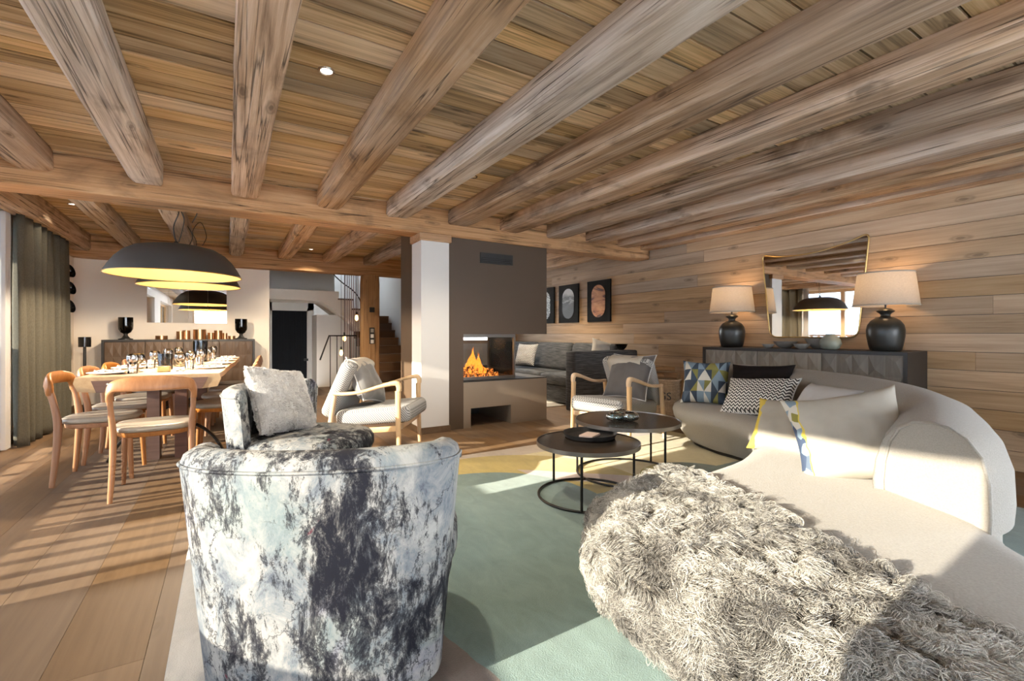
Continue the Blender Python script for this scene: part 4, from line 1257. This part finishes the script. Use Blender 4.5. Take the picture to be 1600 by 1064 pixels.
# ------------------------------------------------------------------ coffee tables
def coffee_table(loc, r, h, angs, label):
    t = thing('coffee_table', label, 'table', loc, 0, 'nesting coffee tables')
    MB().lathe([(0.001, h - 0.022), (r - 0.004, h - 0.022), (r - 0.004, h - 0.004), (0.001, h - 0.002)], 64).obj('table_top', M['tabletop_metal'], t, 40)
    MB().lathe([(r - 0.004, h - 0.026), (r, h - 0.026), (r, h), (r - 0.005, h), (r - 0.005, h - 0.006)], 64, cap0=False, cap1=False).obj('rim', M['rimgrey'], t, 40)
    MB().sweep([((r - .012) * math.cos(k * math.pi / 30), (r - .012) * math.sin(k * math.pi / 30), .026) for k in range(60)], .008, n=8, loop=True).obj('base_ring', M['blackmetal'], t, 60)
    for a in angs:
        x, y = (r - .012) * math.cos(rad(a)), (r - .012) * math.sin(rad(a))
        MB().sweep([(x, y, .026), (x, y, h - .022)], .009, n=8).obj('leg', M['blackmetal'], t, 60)
    return t
coffee_table((2.07, 2.415, 0), .345, .385, (97, 223, 340), 'smaller round coffee table with a dark tray on top')
coffee_table((2.66, 2.64, 0), .40, .44, (134, 267, 15), 'larger round coffee table with three blue glass bowls')
tr = MB().lathe([(0.001, 0.002), (0.15, 0.002), (0.165, 0.006), (0.182, 0.03), (0.186, 0.03), (0.172, 0.0), (0.001, -0.002)], 40, (2.16, 2.50, 0.3875)).obj('tray', M['black'], None, 40)
tag(tr, 'round black tray on the smaller coffee table', 'tray')
bk = thing('book', 'small pale pink book lying in the black tray', 'book', (2.15, 2.49, .3905), rad(25))
MB().rbox(-.07, .07, -.05, .05, 0, .016, .003, 1).obj('cover', M['pink'], bk, 40)
MB().box(-.066, .071, -.0475, .0475, .003, .013).obj('pages', M['porcelain'], bk)
for k, (dx, dy, rr_, lab) in enumerate([(-.10, .015, .062, 'leftmost ribbed pale blue glass bowl of three on the large coffee table'), (.035, .075, .066, 'rear ribbed pale blue glass bowl of three on the large coffee table'), (.0, -.045, .068, 'front ribbed pale blue glass bowl of three on the large coffee table')]):
    nn = 36
    prof = [(0.45, 0.0), (0.85, 0.18), (1.0, 0.42), (0.97, 0.70), (0.80, 0.92), (0.60, 0.98), (0.55, 0.93), (0.80, 0.70), (0.86, 0.42), (0.70, 0.2), (0.3, 0.12)]
    rs = [[(2.62 + dx + rr_ * r * (1 + .05 * math.cos(a * 12)) * math.cos(a), 2.62 + dy + rr_ * r * (1 + .05 * math.cos(a * 12)) * math.sin(a), .4405 + z * rr_ * 0.95) for a in [2 * math.pi * q / nn for q in range(nn)]] for r, z in prof]
    tag(MB().rings(rs).obj('glass_bowl', M['blueglass'], None, 180), lab, 'bowl', 'blue glass bowls')

# ------------------------------------------------------------------ sideboards
def sideboard(loc, rz, w, d, h, ndoor, veneer, label, rel=.012):
    t = thing('sideboard', label, 'sideboard', loc, rz, 'faceted sideboards')
    b = MB().box(-w / 2, w / 2, -d / 2, d / 2, h - .03, h).box(-w / 2, w / 2, -d / 2, d / 2, .12, .15)
    b.box(-w / 2, -w / 2 + .03, -d / 2, d / 2, .15, h - .03).box(w / 2 - .03, w / 2, -d / 2, d / 2, .15, h - .03).box(-w / 2 + .03, w / 2 - .03, d / 2 - .02, d / 2, .15, h - .03)
    b.obj('body', M['darkwood'], t)
    dw = (w - .06) / ndoor
    for k in range(ndoor):
        x0 = -w / 2 + .03 + k * dw + .003; x1 = x0 + dw - .006
        z0, z1 = .153, h - .033
        b = MB().box(x0, x1, -d / 2 + .012, -d / 2 + .03, z0, z1)
        nx, nz = 5, 4
        rr = random.Random(k)
        for i in range(nx):
            for j in range(nz):
                a0, a1 = x0 + (x1 - x0) * i / nx, x0 + (x1 - x0) * (i + 1) / nx
                c0, c1 = z0 + (z1 - z0) * j / nz, z0 + (z1 - z0) * (j + 1) / nz
                ax, az = a0 + (a1 - a0) * rr.uniform(.25, .75), c0 + (c1 - c0) * rr.uniform(.25, .75)
                yb = -d / 2 + .012
                b.add([(a0, yb, c0), (a1, yb, c0), (a1, yb, c1), (a0, yb, c1), (ax, yb - rel, az)], [(0, 1, 4), (1, 2, 4), (2, 3, 4), (3, 0, 4)])
        b.obj('door', veneer, t)
    for sx in (-1, 1):
        for sy in (-1, 1):
            MB().box(sx * (w / 2 - .06) - .02, sx * (w / 2 - .06) + .02, sy * (d / 2 - .05) - .02, sy * (d / 2 - .05) + .02, 0, .12).obj('leg', M['darkwood'], t)
    return t
sideboard((5.165, 2.65, 0), rad(-90), 2.01, .43, .945, 3, M['greywood'], 'long black framed sideboard with faceted grey doors against the clad wall')
sideboard((-0.555, 8.66, 0), 0, 1.86, .42, 1.02, 4, M['brownwood'], 'dark sideboard with faceted brown doors behind the dining table', .007)

# table lamps
def table_lamp(loc, label, k=1.0, watts=3.5):
    t = thing('table_lamp', label, 'lamp', loc, 0, 'ceramic table lamps')
    MB().lathe([(.105 * k, 0), (.118 * k, .01), (.13 * k, .06), (.143 * k, .14), (.145 * k, .19), (.135 * k, .24), (.108 * k, .28), (.07 * k, .305), (.04 * k, .315), (.036 * k, .33), (.045 * k, .345), (.066 * k, .36), (.07 * k, .368), (.05 * k, .385), (.02 * k, .395)], 40).obj('ceramic_base', M['ceramic'], t, 60)
    MB().sweep([(0, 0, .385 * k), (0, 0, .58)], .007, n=8).obj('stem', M['blackmetal'], t, 60)
    MB().lathe([(.248, .415), (.212, .715)], 48, cap0=False, cap1=False).obj('shade', M['lampshade'], t, 180)
    sh = t.children[-1]
    s = sh.modifiers.new('t', 'SOLIDIFY'); s.thickness = .003
    MB().lathe([(.246, .412), (.2505, .412), (.2505, .424), (.247, .424)], 48, cap0=False, cap1=False).obj('hem', M['linen_cream'], sh, 180)
    MB().lathe([(.212, .706), (.215, .706), (.2145, .718), (.210, .718)], 48, cap0=False, cap1=False).obj('hem', M['linen_cream'], sh, 180)
    MB().lathe([(.002, .51), (.02, .52), (.03, .55), (.02, .58), (.008, .59)], 12).obj('bulb', M['bulb'], t, 60)
    l = bpy.data.lights.new('lamp_light', 'POINT'); l.energy = watts; l.color = (1, .66, .36); l.shadow_soft_size = .03
    o = bpy.data.objects.new('lamp_light', l); COL.objects.link(o); o.parent = t; o.location = (0, 0, .62)
    return t
table_lamp((5.165, 3.41, .945), 'left table lamp with dark bronze jar base on the grey sideboard, beyond the mirror')
table_lamp((5.165, 1.88, .945), 'right table lamp with dark bronze jar base at the near end of the grey sideboard')
# wall mirror
def corner(P, i, r, n=6):
    a, b, c = Vector(P[i - 1]), Vector(P[i]), Vector(P[(i + 1) % len(P)])
    u, v = (a - b).normalized(), (c - b).normalized()
    p, q = b + u * r, b + v * r
    return [p * (1 - t) ** 2 + b * 2 * t * (1 - t) + q * t * t for t in [k / n for k in range(n + 1)]]
top = [tuple(p) for p in spline([(3.17, 2.035, 0), (2.95, 1.985, 0), (2.62, 1.975, 0), (2.30, 2.03, 0), (2.09, 2.10, 0)], 5)]
P = [(p[0], p[1]) for p in top] + [(2.19, 1.065), (3.075, 1.065)]
ml = []
for i in range(len(P)):
    if i in (0, len(top) - 1, len(P) - 2, len(P) - 1): ml += corner(P, i, .07 if i < len(top) else .09)
    elif 1 < i < len(top) - 2: ml.append(Vector(P[i]))
mi = thing('wall_mirror', 'large freeform mirror with thin brass rim on the clad wall between the lamps', 'mirror', (XR, 0, 0))
MB().rings([[(-.012, p.x, p.y) for p in ml], [(-.002, p.x, p.y) for p in ml]]).obj('glass', M['mirror'], mi)
MB().sweep([(-.012, p.x, p.y) for p in ml], .008, n=8, up=(1, 0, 0), loop=True).obj('frame', M['brass'], mi, 60)
# bowls on the sideboard
def bowl_prof(r, h): return [(r * .35, 0), (r * .42, h * .06), (r * .75, h * .45), (r, h), (r * .97, h), (r * .70, h * .5), (r * .35, h * .14), (.001, h * .12)]
for x, y, r, h, lab, m in [(5.08, 2.92, .065, .045, 'small grey bowl at the left of the bowls below the mirror', 'stone'), (5.20, 2.80, .12, .075, 'wide shallow grey bowl below the mirror', 'stone'), (5.06, 2.56, .08, .055, 'small pale footed bowl between the wide bowls below the mirror', 'stone'), (5.22, 2.47, .13, .11, 'deep grey bowl behind the small footed bowl', 'stone')]:
    tag(MB().lathe(bowl_prof(r, h), 32, (x, y, .946)).obj('stone_bowl', M[m], None, 60), lab, 'bowl', 'stoneware on the sideboard')
nn = 40
prof = [(.045, 0), (.075, .015), (.092, .06), (.085, .10), (.06, .128), (.04, .14), (.042, .155), (.034, .155), (.03, .13)]
rs = [[(5.08 + r * (1 + .05 * math.cos(a * 10 + (i % 2) * 3.14)) * math.cos(a), 2.30 + r * (1 + .05 * math.cos(a * 10 + (i % 2) * 3.14)) * math.sin(a), .946 + z) for a in [2 * math.pi * q / nn for q in range(nn)]] for i, (r, z) in enumerate(prof)]
tag(MB().rings(rs).obj('textured_vase', plain('pale celadon ceramic', (.26, .27, .21), .5), None, 180), 'round pale vase with diamond relief below the mirror', 'vase')

# pictures in the snug
for k, (yc, lab) in enumerate([(7.55, 'black framed print of pale speckles, half hidden by the fireplace'), (6.82, 'black framed print of misty grey hills, middle one of three'), (6.0, 'black framed print of orange dunes, right one of three')]):
    t = thing('framed_print', lab, 'picture', (XR, yc, 1.66), 0, 'arched prints on the clad wall')
    MB().box(-.03, 0, -.285, .285, -.35, .35).obj('frame', M['frameblack'], t)
    ov = [(.17 * math.cos(a), (.105 if math.sin(a) > 0 else -.105) + .17 * math.sin(a)) for a in [2 * math.pi * q / 40 for q in range(40)]]
    MB().rings([[(-.034, u, v) for u, v in ov], [(-.03, u, v) for u, v in ov]]).obj('print', M['art%d' % k], t)

# ------------------------------------------------------------------ charcoal sofa in the snug
t = thing('corner_sofa', 'charcoal ribbed sofa against the clad wall behind the fireplace', 'sofa')
MB().rbox(4.42, 5.34, 5.28, 8.5, .03, .30, .03, 2).obj('base', M['darksofa'], t, 50)
MB().rbox(4.10, 5.32, 5.06, 5.27, .02, .86, .025, 2).obj('end_panel', M['darksofa'], t, 50)
for y0 in (5.30, 6.36, 7.42): MB().rbox(4.40, 5.10, y0, y0 + 1.05, .30, .47, .05, 3).obj('seat_cushion', M['darksofa'], t, 60)
for y0 in (5.30, 6.36, 7.42):
    MB().rbox(-.09, .09, 0, 1.04, -.25, .25, .07, 4, Matrix.Translation((5.10, y0, .70)) @ Matrix.Rotation(rad(14), 4, 'Y')).obj('back_cushion', M['darksofa'], t, 60)
MB().rbox(5.18, 5.36, 5.28, 8.5, .03, .80, .03, 2).obj('back', M['darksofa'], t, 50)
pillow('striped_cushion', .42, .36, .13, M['zigzag'], 'black and white striped cushion on the charcoal sofa beside its end panel', (4.74, 5.62, .67), (-.62, .3, .3), (0, 0, 1), group='cushions in the snug', seed=51)
pillow('cream_cushion', .40, .38, .13, M['linen_cream'], 'cream cushion peeking over the charcoal sofa end panel', (4.98, 5.46, .82), (-.3, -.8, .3), (.3, 0, 1), group='cushions in the snug', seed=53)
pillow('striped_cushion', .50, .42, .15, M['zigzag'], 'black and white cushion on the charcoal sofa seen through the firebox', (4.76, 7.30, .72), (-.9, -.2, .3), (0, 0, 1), group='cushions in the snug', seed=55)
tag(MB().lathe(bowl_prof(.10, .09), 28, (5.08, 5.165, .861)).obj('tinted_bowl', M['smoke2'], None, 60), 'grey tinted glass bowl on the charcoal sofa end panel', 'bowl')

# ------------------------------------------------------------------ log basket
t = thing('log_basket', 'square wicker basket lettered LOGS beside the lounge chair', 'basket', (4.86, 4.22, 0), rad(-60))
b = MB()
for k in range(24):
    z = .02 + k * .0205
    w, dd = .215 + .02 * k / 24, .165 + .02 * k / 24
    pts = []
    for q in range(64):
        a = 2 * math.pi * q / 64
        e = 2 / 6
        x, y = math.copysign(abs(math.cos(a)) ** e, math.cos(a)) * w, math.copysign(abs(math.sin(a)) ** e, math.sin(a)) * dd
        s_ = 1 + .016 * (1 if (q // 2 + k) % 2 else -1)
        pts.append((x * s_, y * s_, z))
    b.sweep(pts, .0115, .009, n=6, loop=True)
b.obj('woven_body', M['wicker'], t, 180, kind='stuff')
pts = [(math.copysign(abs(math.cos(a)) ** .33, math.cos(a)) * .24, math.copysign(abs(math.sin(a)) ** .33, math.sin(a)) * .19, .51) for a in [2 * math.pi * q / 48 for q in range(48)]]
MB().sweep(pts, .016, n=8, loop=True).obj('rim', M['wicker'], t, 180)
MB().box(-.20, .20, -.15, .15, .012, .03).obj('bottom', M['wicker'], t)
fo = bpy.data.curves.new('lettering', 'FONT'); fo.body = 'LOGS'; fo.size = .135; fo.extrude = .001; fo.align_x = 'CENTER'
fo.materials.append(M['black'])
tmp = bpy.data.objects.new('tmp', fo); COL.objects.link(tmp)
me = bpy.data.meshes.new_from_object(tmp, depsgraph=bpy.context.evaluated_depsgraph_get())
bpy.data.objects.remove(tmp)
o = bpy.data.objects.new('lettering', me); COL.objects.link(o); o.parent = t; o.location = (0, -.203, .27); o.rotation_euler = (rad(90), 0, 0)
for k, (dx, dy, z, a, r, lab) in enumerate([(-.08, -.03, .545, 10, .045, 'split log lying at the basket front'), (.05, .0, .55, -15, .05, 'split log lying in the middle of the basket'), (.0, .08, .56, 4, .042, 'split log at the basket back'), (-.02, .02, .63, 30, .045, 'split log topmost on the basket pile')]):
    p = t.matrix_basis if False else Matrix.Translation((4.86, 4.22, 0)) @ Matrix.Rotation(rad(-62), 4, 'Z')
    cc = p @ Vector((dx, dy, z))
    Mm = Matrix.Translation(cc) @ Matrix.Rotation(rad(-62 + a), 4, 'Z')
    rr = random.Random(k)
    rs = []
    for i in range(5):
        rs.append([(-.19 + .095 * i, r * (1 + rr.uniform(-.12, .12)) * math.cos(q), r * (1 + rr.uniform(-.12, .12)) * (math.sin(q) if math.sin(q) > -.4 else -.4)) for q in [2 * math.pi * w / 10 for w in range(10)]])
    tag(MB().rings(rs).obj('firewood_log', M['bark'], None, 40, Mm), lab, 'log', 'logs in the basket')
t = thing('log_carrier', 'dark iron bucket with arched handle between basket and curved sofa', 'bucket', (4.62, 3.52, 0))
MB().lathe([(.13, .0), (.15, .02), (.17, .22), (.175, .26), (.165, .26), (.14, .03), (.001, .02)], 28).obj('body', M['blackmetal'], t, 60)
MB().sweep([tuple(p) for p in spline([(-.17, 0, .24), (-.15, 0, .40), (0, 0, .48), (.15, 0, .40), (.17, 0, .24)], 6)], .008, n=8, up=(0, 1, 0)).obj('handle', M['blackmetal'], t, 60)
# ------------------------------------------------------------------ dining group
TD = Matrix.Translation((-0.40, 5.88, 0)) @ Matrix.Rotation(rad(-4), 4, 'Z')
t = thing('dining_table', 'long plank dining table with pale top and dark end panel under the pendants', 'table', (-0.40, 5.88, 0), rad(-4))
L2, HW, ZT = 1.38, .455, .785
rs = []
for i in range(29):
    y = -L2 + 2 * L2 * i / 28
    wl = .02 * mnoise.noise(Vector((y * 1.5, 0, 3))); wr2 = .02 * mnoise.noise(Vector((y * 1.5, 7, 3)))
    rs.append([(-HW + wl, y, ZT - .035), (-HW + .03 + wl, y, ZT - .055), (HW - .03 + wr2, y, ZT - .055), (HW + wr2, y, ZT - .035), (HW + wr2 - .01, y, ZT), (-HW + wl + .01, y, ZT)])
MB().rings(rs).obj('table_top', M['tabletop'], t, 30)
for sy, nm in ((-1, 'end_board'),):
    y = -L2 + .004
    Mx = Matrix.Translation((0, y, 0)) @ Matrix.Rotation(rad(90), 4, 'X')
    MB().prism([(-HW, ZT - .045), (-HW + .025, ZT - .105), (-HW + .13, ZT - .118), (HW - .13, ZT - .118), (HW - .025, ZT - .105), (HW, ZT - .045), (HW - .01, ZT - .004), (-HW + .01, ZT - .004)], -.03, .012, Mx).obj('end_board', M['tabletop'], t)
    ep = MB().prism([(-HW + .13, ZT - .1165), (HW - .13, ZT - .1165), (HW - .085, ZT - .028), (-HW + .10, ZT - .028)], .0, .0165, Mx).obj('end_inlay', M['walnut'], t)
    for x in (-.26, -.20, .20, .27): MB().lathe([(.007, 0), (.007, .018)], 10, (x, ZT - .085 + .03 * (abs(x) > .25), 0), Mx).obj('peg', M['porcelain'], ep, 40)
for y in (-.72, .72):
    for x in (-.10, .10): MB().box(x - .045, x + .045, y - .045, y + .045, .0, ZT - .055).obj('leg', M['walnut'], t)
    MB().box(-.30, .30, y - .05, y + .05, ZT - .11, ZT - .055).obj('crosspiece', M['walnut'], t)
    for s in (-1, 1):
        MB().sweep([tuple(p) for p in spline([(s * .10, y, .30), (s * .22, y, .27), (s * .34, y, .16), (s * .42, y, .012)], 5)], .012, .03, n=8, up=(0, 0, 1), sq=3).obj('brace', M['blackmetal'], t, 50)

proto = {}
def build_chair():
    t = thing('dining_chair', 'x', 'chair')
    for s in (-1, 1):
        P = spline([(s * .225, -.245, 0), (s * .215, -.225, .22), (s * .212, -.215, .44), (s * .222, -.235, .60), (s * .225, -.255, .685)], 5)
        MB().sweep(P, lerp_list([.015, .02, .024, .02, .022], len(P)), lerp_list([.014, .018, .02, .016, .018], len(P)), n=10, up=(0, 1, 0), sq=2.6).obj('leg', M['chairwood'], t, 60)
        P = spline([(s * .205, .205, 0), (s * .20, .195, .22), (s * .195, .185, .43)], 4)
        MB().sweep(P, lerp_list([.014, .018, .022], len(P)), lerp_list([.013, .017, .02], len(P)), n=10, up=(0, 1, 0), sq=2.6).obj('leg', M['chairwood'], t, 60)
    P = spline([(-.2255, -.254, .66), (-.225, -.260, .715), (-.20, -.275, .757), (-.12, -.298, .770), (0, -.305, .772), (.12, -.298, .770), (.20, -.275, .757), (.225, -.260, .715), (.2255, -.254, .66)], 6)
    n = len(P)
    MB().sweep(P, lerp_list([.020, .026, .040, .048, .050, .048, .040, .026, .020], n), lerp_list([.018, .020, .018, .014, .013, .014, .018, .020, .018], n), n=12, up=(0, .25, 1), sq=2.6).obj('backrest', M['chairwood'], t, 60)
    def sup(r, e, n=36): return [(math.copysign(abs(math.cos(2 * math.pi * k / n)) ** (2 / e), math.cos(2 * math.pi * k / n)) * r, -.01 + math.copysign(abs(math.sin(2 * math.pi * k / n)) ** (2 / e), math.sin(2 * math.pi * k / n)) * r) for k in range(n)]
    MB().rings([[(x, y, z) for x, y in sup(r, 3.2)] for z, r in ((.44, .215), (.447, .228), (.462, .232), (.475, .225), (.480, .19), (.476, .10))]).obj('seat', M['leather'], t, 60)
    MB().rings([[(x, y, z) for x, y in sup(r, 3.2)] for z, r in ((.405, .200), (.41, .208), (.438, .212), (.441, .20))]).obj('seat_frame', M['chairwood'], t, 60)
    return t
chairs = [('near', None, (-.435, 4.20, 0), 2, 'wooden dining chair at the near table end, seen from behind')]
for k, (ly, lab) in enumerate([(-1.13, 'wooden dining chair on the curtain side, nearest the viewer'), (-.49, 'wooden dining chair on the curtain side, second from the near end'), (.15, 'wooden dining chair on the curtain side, third from the near end'), (.80, 'wooden dining chair on the curtain side, farthest from the viewer')]):
    chairs.append(('l', -90, TD @ Vector((-.335, ly, 0)), 0, lab))
for k, (ly, lab) in enumerate([(-.72, 'wooden dining chair on the stair side, nearest the viewer'), (-.05, 'wooden dining chair on the stair side, second from the near end'), (.60, 'wooden dining chair on the stair side, third from the near end'), (1.2, 'wooden dining chair on the stair side, farthest from the viewer')]):
    chairs.append(('r', 90, TD @ Vector((.40, ly, 0)), 0, lab))
first = build_chair()
for k, (kd, a, p, da, lab) in enumerate(chairs):
    o = first if k == 0 else copy_tree(first)
    o.location = p
    o.rotation_euler = (0, 0, rad((a - 4 if a is not None else 0) + da))
    tag(o, lab, 'chair', 'dining chairs')

# table setting
def on_table(x, y, z=0.0): return TD @ Vector((x, y, ZT + z))
pl0 = None
def place(name, data, label, cat, group, loc, rz=0.0):
    o = bpy.data.objects.new(name, data); COL.objects.link(o); o.location = loc; o.rotation_euler = (0, 0, rz)
    return tag(o, label, cat, group)
plate = MB().lathe([(.001, .004), (.085, .004), (.125, .016), (.128, .014), (.09, 0), (.001, 0)], 32)
pm = plate.obj('tmp', M['porcelain'], None, 60); pd = pm.data; bpy.data.objects.remove(pm)
napm = bpy.data.meshes.new('napkin')
g = []
for j in range(13):
    g.append([(-.08 + .16 * i / 12, -.05 + .10 * j / 12, .012 + .012 * mnoise.noise(Vector((i * .4, j * .5, 1))) + .016 * abs(math.sin(i * .9 + j * .3))) for i in range(13)])
bq = MB().rings(g, False, False, False); bq.rings([[(x, y, .0) for x, y, z in r] for r in (g[0], g[-1])], False, False, False)
nm = bq.obj('tmp', M['linen_white'], None, 180); napd = nm.data; bpy.data.objects.remove(nm)
gob = MB().lathe([(.001, .0), (.032, .001), (.033, .004), (.008, .010), (.005, .02), (.005, .055), (.010, .062), (.033, .078), (.042, .105), (.043, .13), (.038, .155), (.0365, .155), (.041, .13), (.040, .105), (.031, .080), (.001, .066)], 28)
gm = gob.obj('tmp', M['goblet'], None, 180); gd = gm.data; bpy.data.objects.remove(gm)
tum = MB().lathe([(.034, 0), (.040, .08), (.038, .08), (.033, .006), (.001, .006)], 24)
tm_ = tum.obj('tmp', M['goblet'], None, 60); td_ = tm_.data; bpy.data.objects.remove(tm_)
seats = [(-.33, -1.10, 'nearest left'), (-.33, -.47, 'second left'), (-.33, .17, 'third left'), (-.33, .82, 'farthest left'), (.33, -.75, 'nearest right'), (.33, -.08, 'second right'), (.33, .58, 'third right'), (.33, 1.18, 'farthest right')]
for x, y, nm_ in seats:
    place('plate', pd, 'white plate at the %s place of the dining table' % nm_, 'plate', 'white dining plates', on_table(x, y, .0005), 0)
    place('napkin', napd, 'folded white napkin on the %s plate of the dining table' % nm_, 'napkin', 'white napkins', on_table(x, y, .0055), R.uniform(-.5, .5))
    s = 1 if x < 0 else -1
    place('wine_goblet', gd, 'stemmed glass beside the %s plate' % nm_, 'glass', 'stemmed glasses', on_table(x + s * .17, y + .12, .0005))
    place('tumbler', td_, 'water tumbler beside the %s plate' % nm_, 'glass', 'water tumblers', on_table(x + s * .165, y - .03, .0005))
for x, y, lab in [(-.17, -1.10, 'stemmed glass nearest the table end, left of the brass block'), (.13, -1.0, 'stemmed glass near the table end, right of the brass block')]:
    place('wine_goblet', gd, lab, 'glass', 'stemmed glasses', on_table(x, y, .0005))
tag(MB().rbox(-.045, .045, -.03, .03, 0, .045, .004, 1, Matrix.Translation(on_table(.02, -1.02, .0005))).obj('brass_holder', M['brass'], None, 40), 'small square brass candle holder on the near table end', 'candle holder')
tag(MB().lathe([(.055, 0), (.058, .14), (.055, .14), (.052, .01), (.001, .01)], 28, on_table(-.02, -.72, .0005)).obj('glass_vase', M['smoke2'], None, 60), 'grey tinted cylinder vase on the dining table, nearer one', 'vase', 'table vases')
tag(MB().lathe([(.07, 0), (.075, .24), (.072, .24), (.066, .012), (.001, .012)], 28, on_table(.10, .55, .0005)).obj('glass_vase', M['smoke2'], None, 60), 'tall grey tinted cylinder vase on the dining table, farther one', 'vase', 'table vases')
tag(MB().lathe(bowl_prof(.13, .12), 32, on_table(.03, -.30, .0005)).obj('glass_bowl', M['goblet'], None, 60), 'clear glass bowl on the dining table centre', 'bowl')

# pendants
def pendant(x, y, z, lab):
    t = thing('pendant_lamp', lab, 'pendant lamp', (x, y, z), 0, 'charcoal dome pendants')
    k = 1.04 / 2
    prof = [(k, 0), (k * .985, .02), (k * .93, .075), (k * .85, .14), (k * .74, .20), (k * .60, .245), (k * .42, .268), (k * .2, .274), (.001, .275)]
    MB().lathe(prof, 64, cap0=False, cap1=False).obj('shell', M['shade'], t, 180)
    MB().lathe([(r * .988 + .0, zz - .004 if i else zz) for i, (r, zz) in enumerate(prof)], 64, cap0=False, cap1=False).obj('gilded_lining', M['gold'], t, 180)
    MB().lathe([(k - .004, -.004), (k + .004, -.004), (k + .004, .004), (k - .004, .004)], 64, cap0=False, cap1=False).obj('rim', M['brass'], t, 180)
    MB().lathe([(.001, .12), (.045, .135), (.06, .17), (.04, .21), (.02, .235)], 16).obj('bulb', M['bulb'], t, 60)
    MB().lathe([(.022, .23), (.022, .30), (.008, .32)], 12).obj('socket', M['black'], t, 60)
    H_ = ZC - z
    MB().sweep([tuple(p) for p in spline([(0, 0, .31), (-.02, .01, .45), (.02, .0, .60), (-.03, -.02, .72), (-.06, 0, H_ - .01)], 6)], .005, n=6, up=(0, 1, 0)).obj('cord', M['black'], t, 180)
    MB().sweep([tuple(p) for p in spline([(.02, 0, .31), (.06, 0, .52), (.02, .01, .66), (.10, .0, .78), (.16, 0, .62), (.12, 0, .50)], 6)], .004, n=6, up=(0, 1, 0)).obj('cord', M['black'], t, 180)
    l = bpy.data.lights.new('pendant_light', 'POINT'); l.energy = 115; l.color = (1, .82, .60); l.shadow_soft_size = .05
    o = bpy.data.objects.new('pendant_light', l); COL.objects.link(o); o.parent = t; o.location = (0, 0, .09)
pendant(-.40, 5.27, 1.635, 'nearer large charcoal dome pendant with gilded inside over the dining table')
pendant(-.376, 6.80, 1.675, 'farther large charcoal dome pendant with gilded inside over the dining table')

# far wall mirror, goblets, canisters, lamps
t = thing('panel_mirror', 'rectangular frameless mirror in upright strips above the dining sideboard', 'mirror', (-.52, YF, 1.55))
for k in range(4): MB().box(-.515 + k * .2575 + .001, -.2595 + k * .2575, -.012, -.002, -.275, .275).obj('mirror_strip', M['mirror'], t)
for x, lab in [(-1.245, 'left dark smoked goblet vase on the dining sideboard'), (.19, 'right dark smoked goblet vase on the dining sideboard')]:
    t = thing('goblet_vase', lab, 'vase', (x, 8.62, 1.021), 0, 'smoked goblet vases')
    MB().lathe([(.085, 0), (.085, .012), (.05, .022), (.03, .05), (.022, .07), (.03, .09)], 28).obj('foot', M['black'], t, 60)
    MB().lathe([(.03, .085), (.06, .105), (.084, .15), (.088, .20), (.086, .32), (.083, .32), (.085, .20), (.08, .155), (.055, .115), (.001, .1)], 28).obj('cup', M['smoke'], t, 60)
for x, y, r, h, lab in [(-.83, 8.60, .075, .055, 'flat copper dish left of the canisters'), (-.60, 8.60, .052, .12, 'left copper canister pair member, slightly smaller'), (-.53, 8.64, .05, .135, 'copper canister with a bright side, behind the left one'), (-.36, 8.62, .085, .15, 'widest copper canister in the middle'), (-.215, 8.60, .042, .10, 'short narrow copper canister right of the widest'), (-.12, 8.63, .055, .135, 'tall copper canister right of the widest'), (-.03, 8.60, .035, .095, 'thinnest copper canister at the right of the row'), (.0 - .0 + .06 + .0, 8.56, .05, .05, 'flat copper dish beside the right goblet vase')]:
    tag(MB().lathe([(r, 0), (r, h), (r * .93, h), (r * .93, .01), (.001, .01)], 28, (x, y, 1.021)).obj('copper_canister', M['copper'], None, 40), lab, 'canister', 'copper canisters')
t = thing('floor_lamp', 'small black drum floor lamp left of the dining sideboard', 'floor lamp', (-1.655, 8.45, 0))
MB().lathe([(.12, 0), (.12, .012), (.02, .018)], 24).obj('base', M['black'], t, 60)
MB().sweep([(0, 0, .015), (0, 0, .93)], .017, n=10).obj('pole', M['black'], t, 60)
MB().lathe([(.066, .925), (.068, 1.06), (.064, 1.06), (.062, .93), (.001, .93)], 28).obj('drum_shade', M['blackgloss'], t, 60)
t = thing('wall_lamp', 'upright brass wall lamp with six black shell shades beside the curtain', 'wall lamp', (XL, 8.12, 0))
MB().box(.002, .03, -.02, .02, 1.05, 2.15).obj('bar', M['brass'], t)
for k, (dy, z) in enumerate([(.10, 1.92), (.13, 1.70), (.10, 1.46), (-.10, 1.95), (-.12, 1.72), (-.10, 1.48)]):
    Mm = Matrix.Translation((.085, dy, z)) @ Matrix.Rotation(rad(75), 4, 'Y') @ Matrix.Rotation(rad(20 * (1 if dy > 0 else -1)), 4, 'X')
    sd = MB().lathe([(.02, -.06), (.055, -.045), (.08, -.01), (.088, .03), (.084, .03), (.075, -.005), (.05, -.036), (.001, -.045)], 24, M=Mm).obj('shell_shade', M['blackgloss'], t, 60)
    MB().sweep([(.02, 0, z), (.06, dy * .6, z)], .007, n=6).obj('arm', M['brass'], sd)
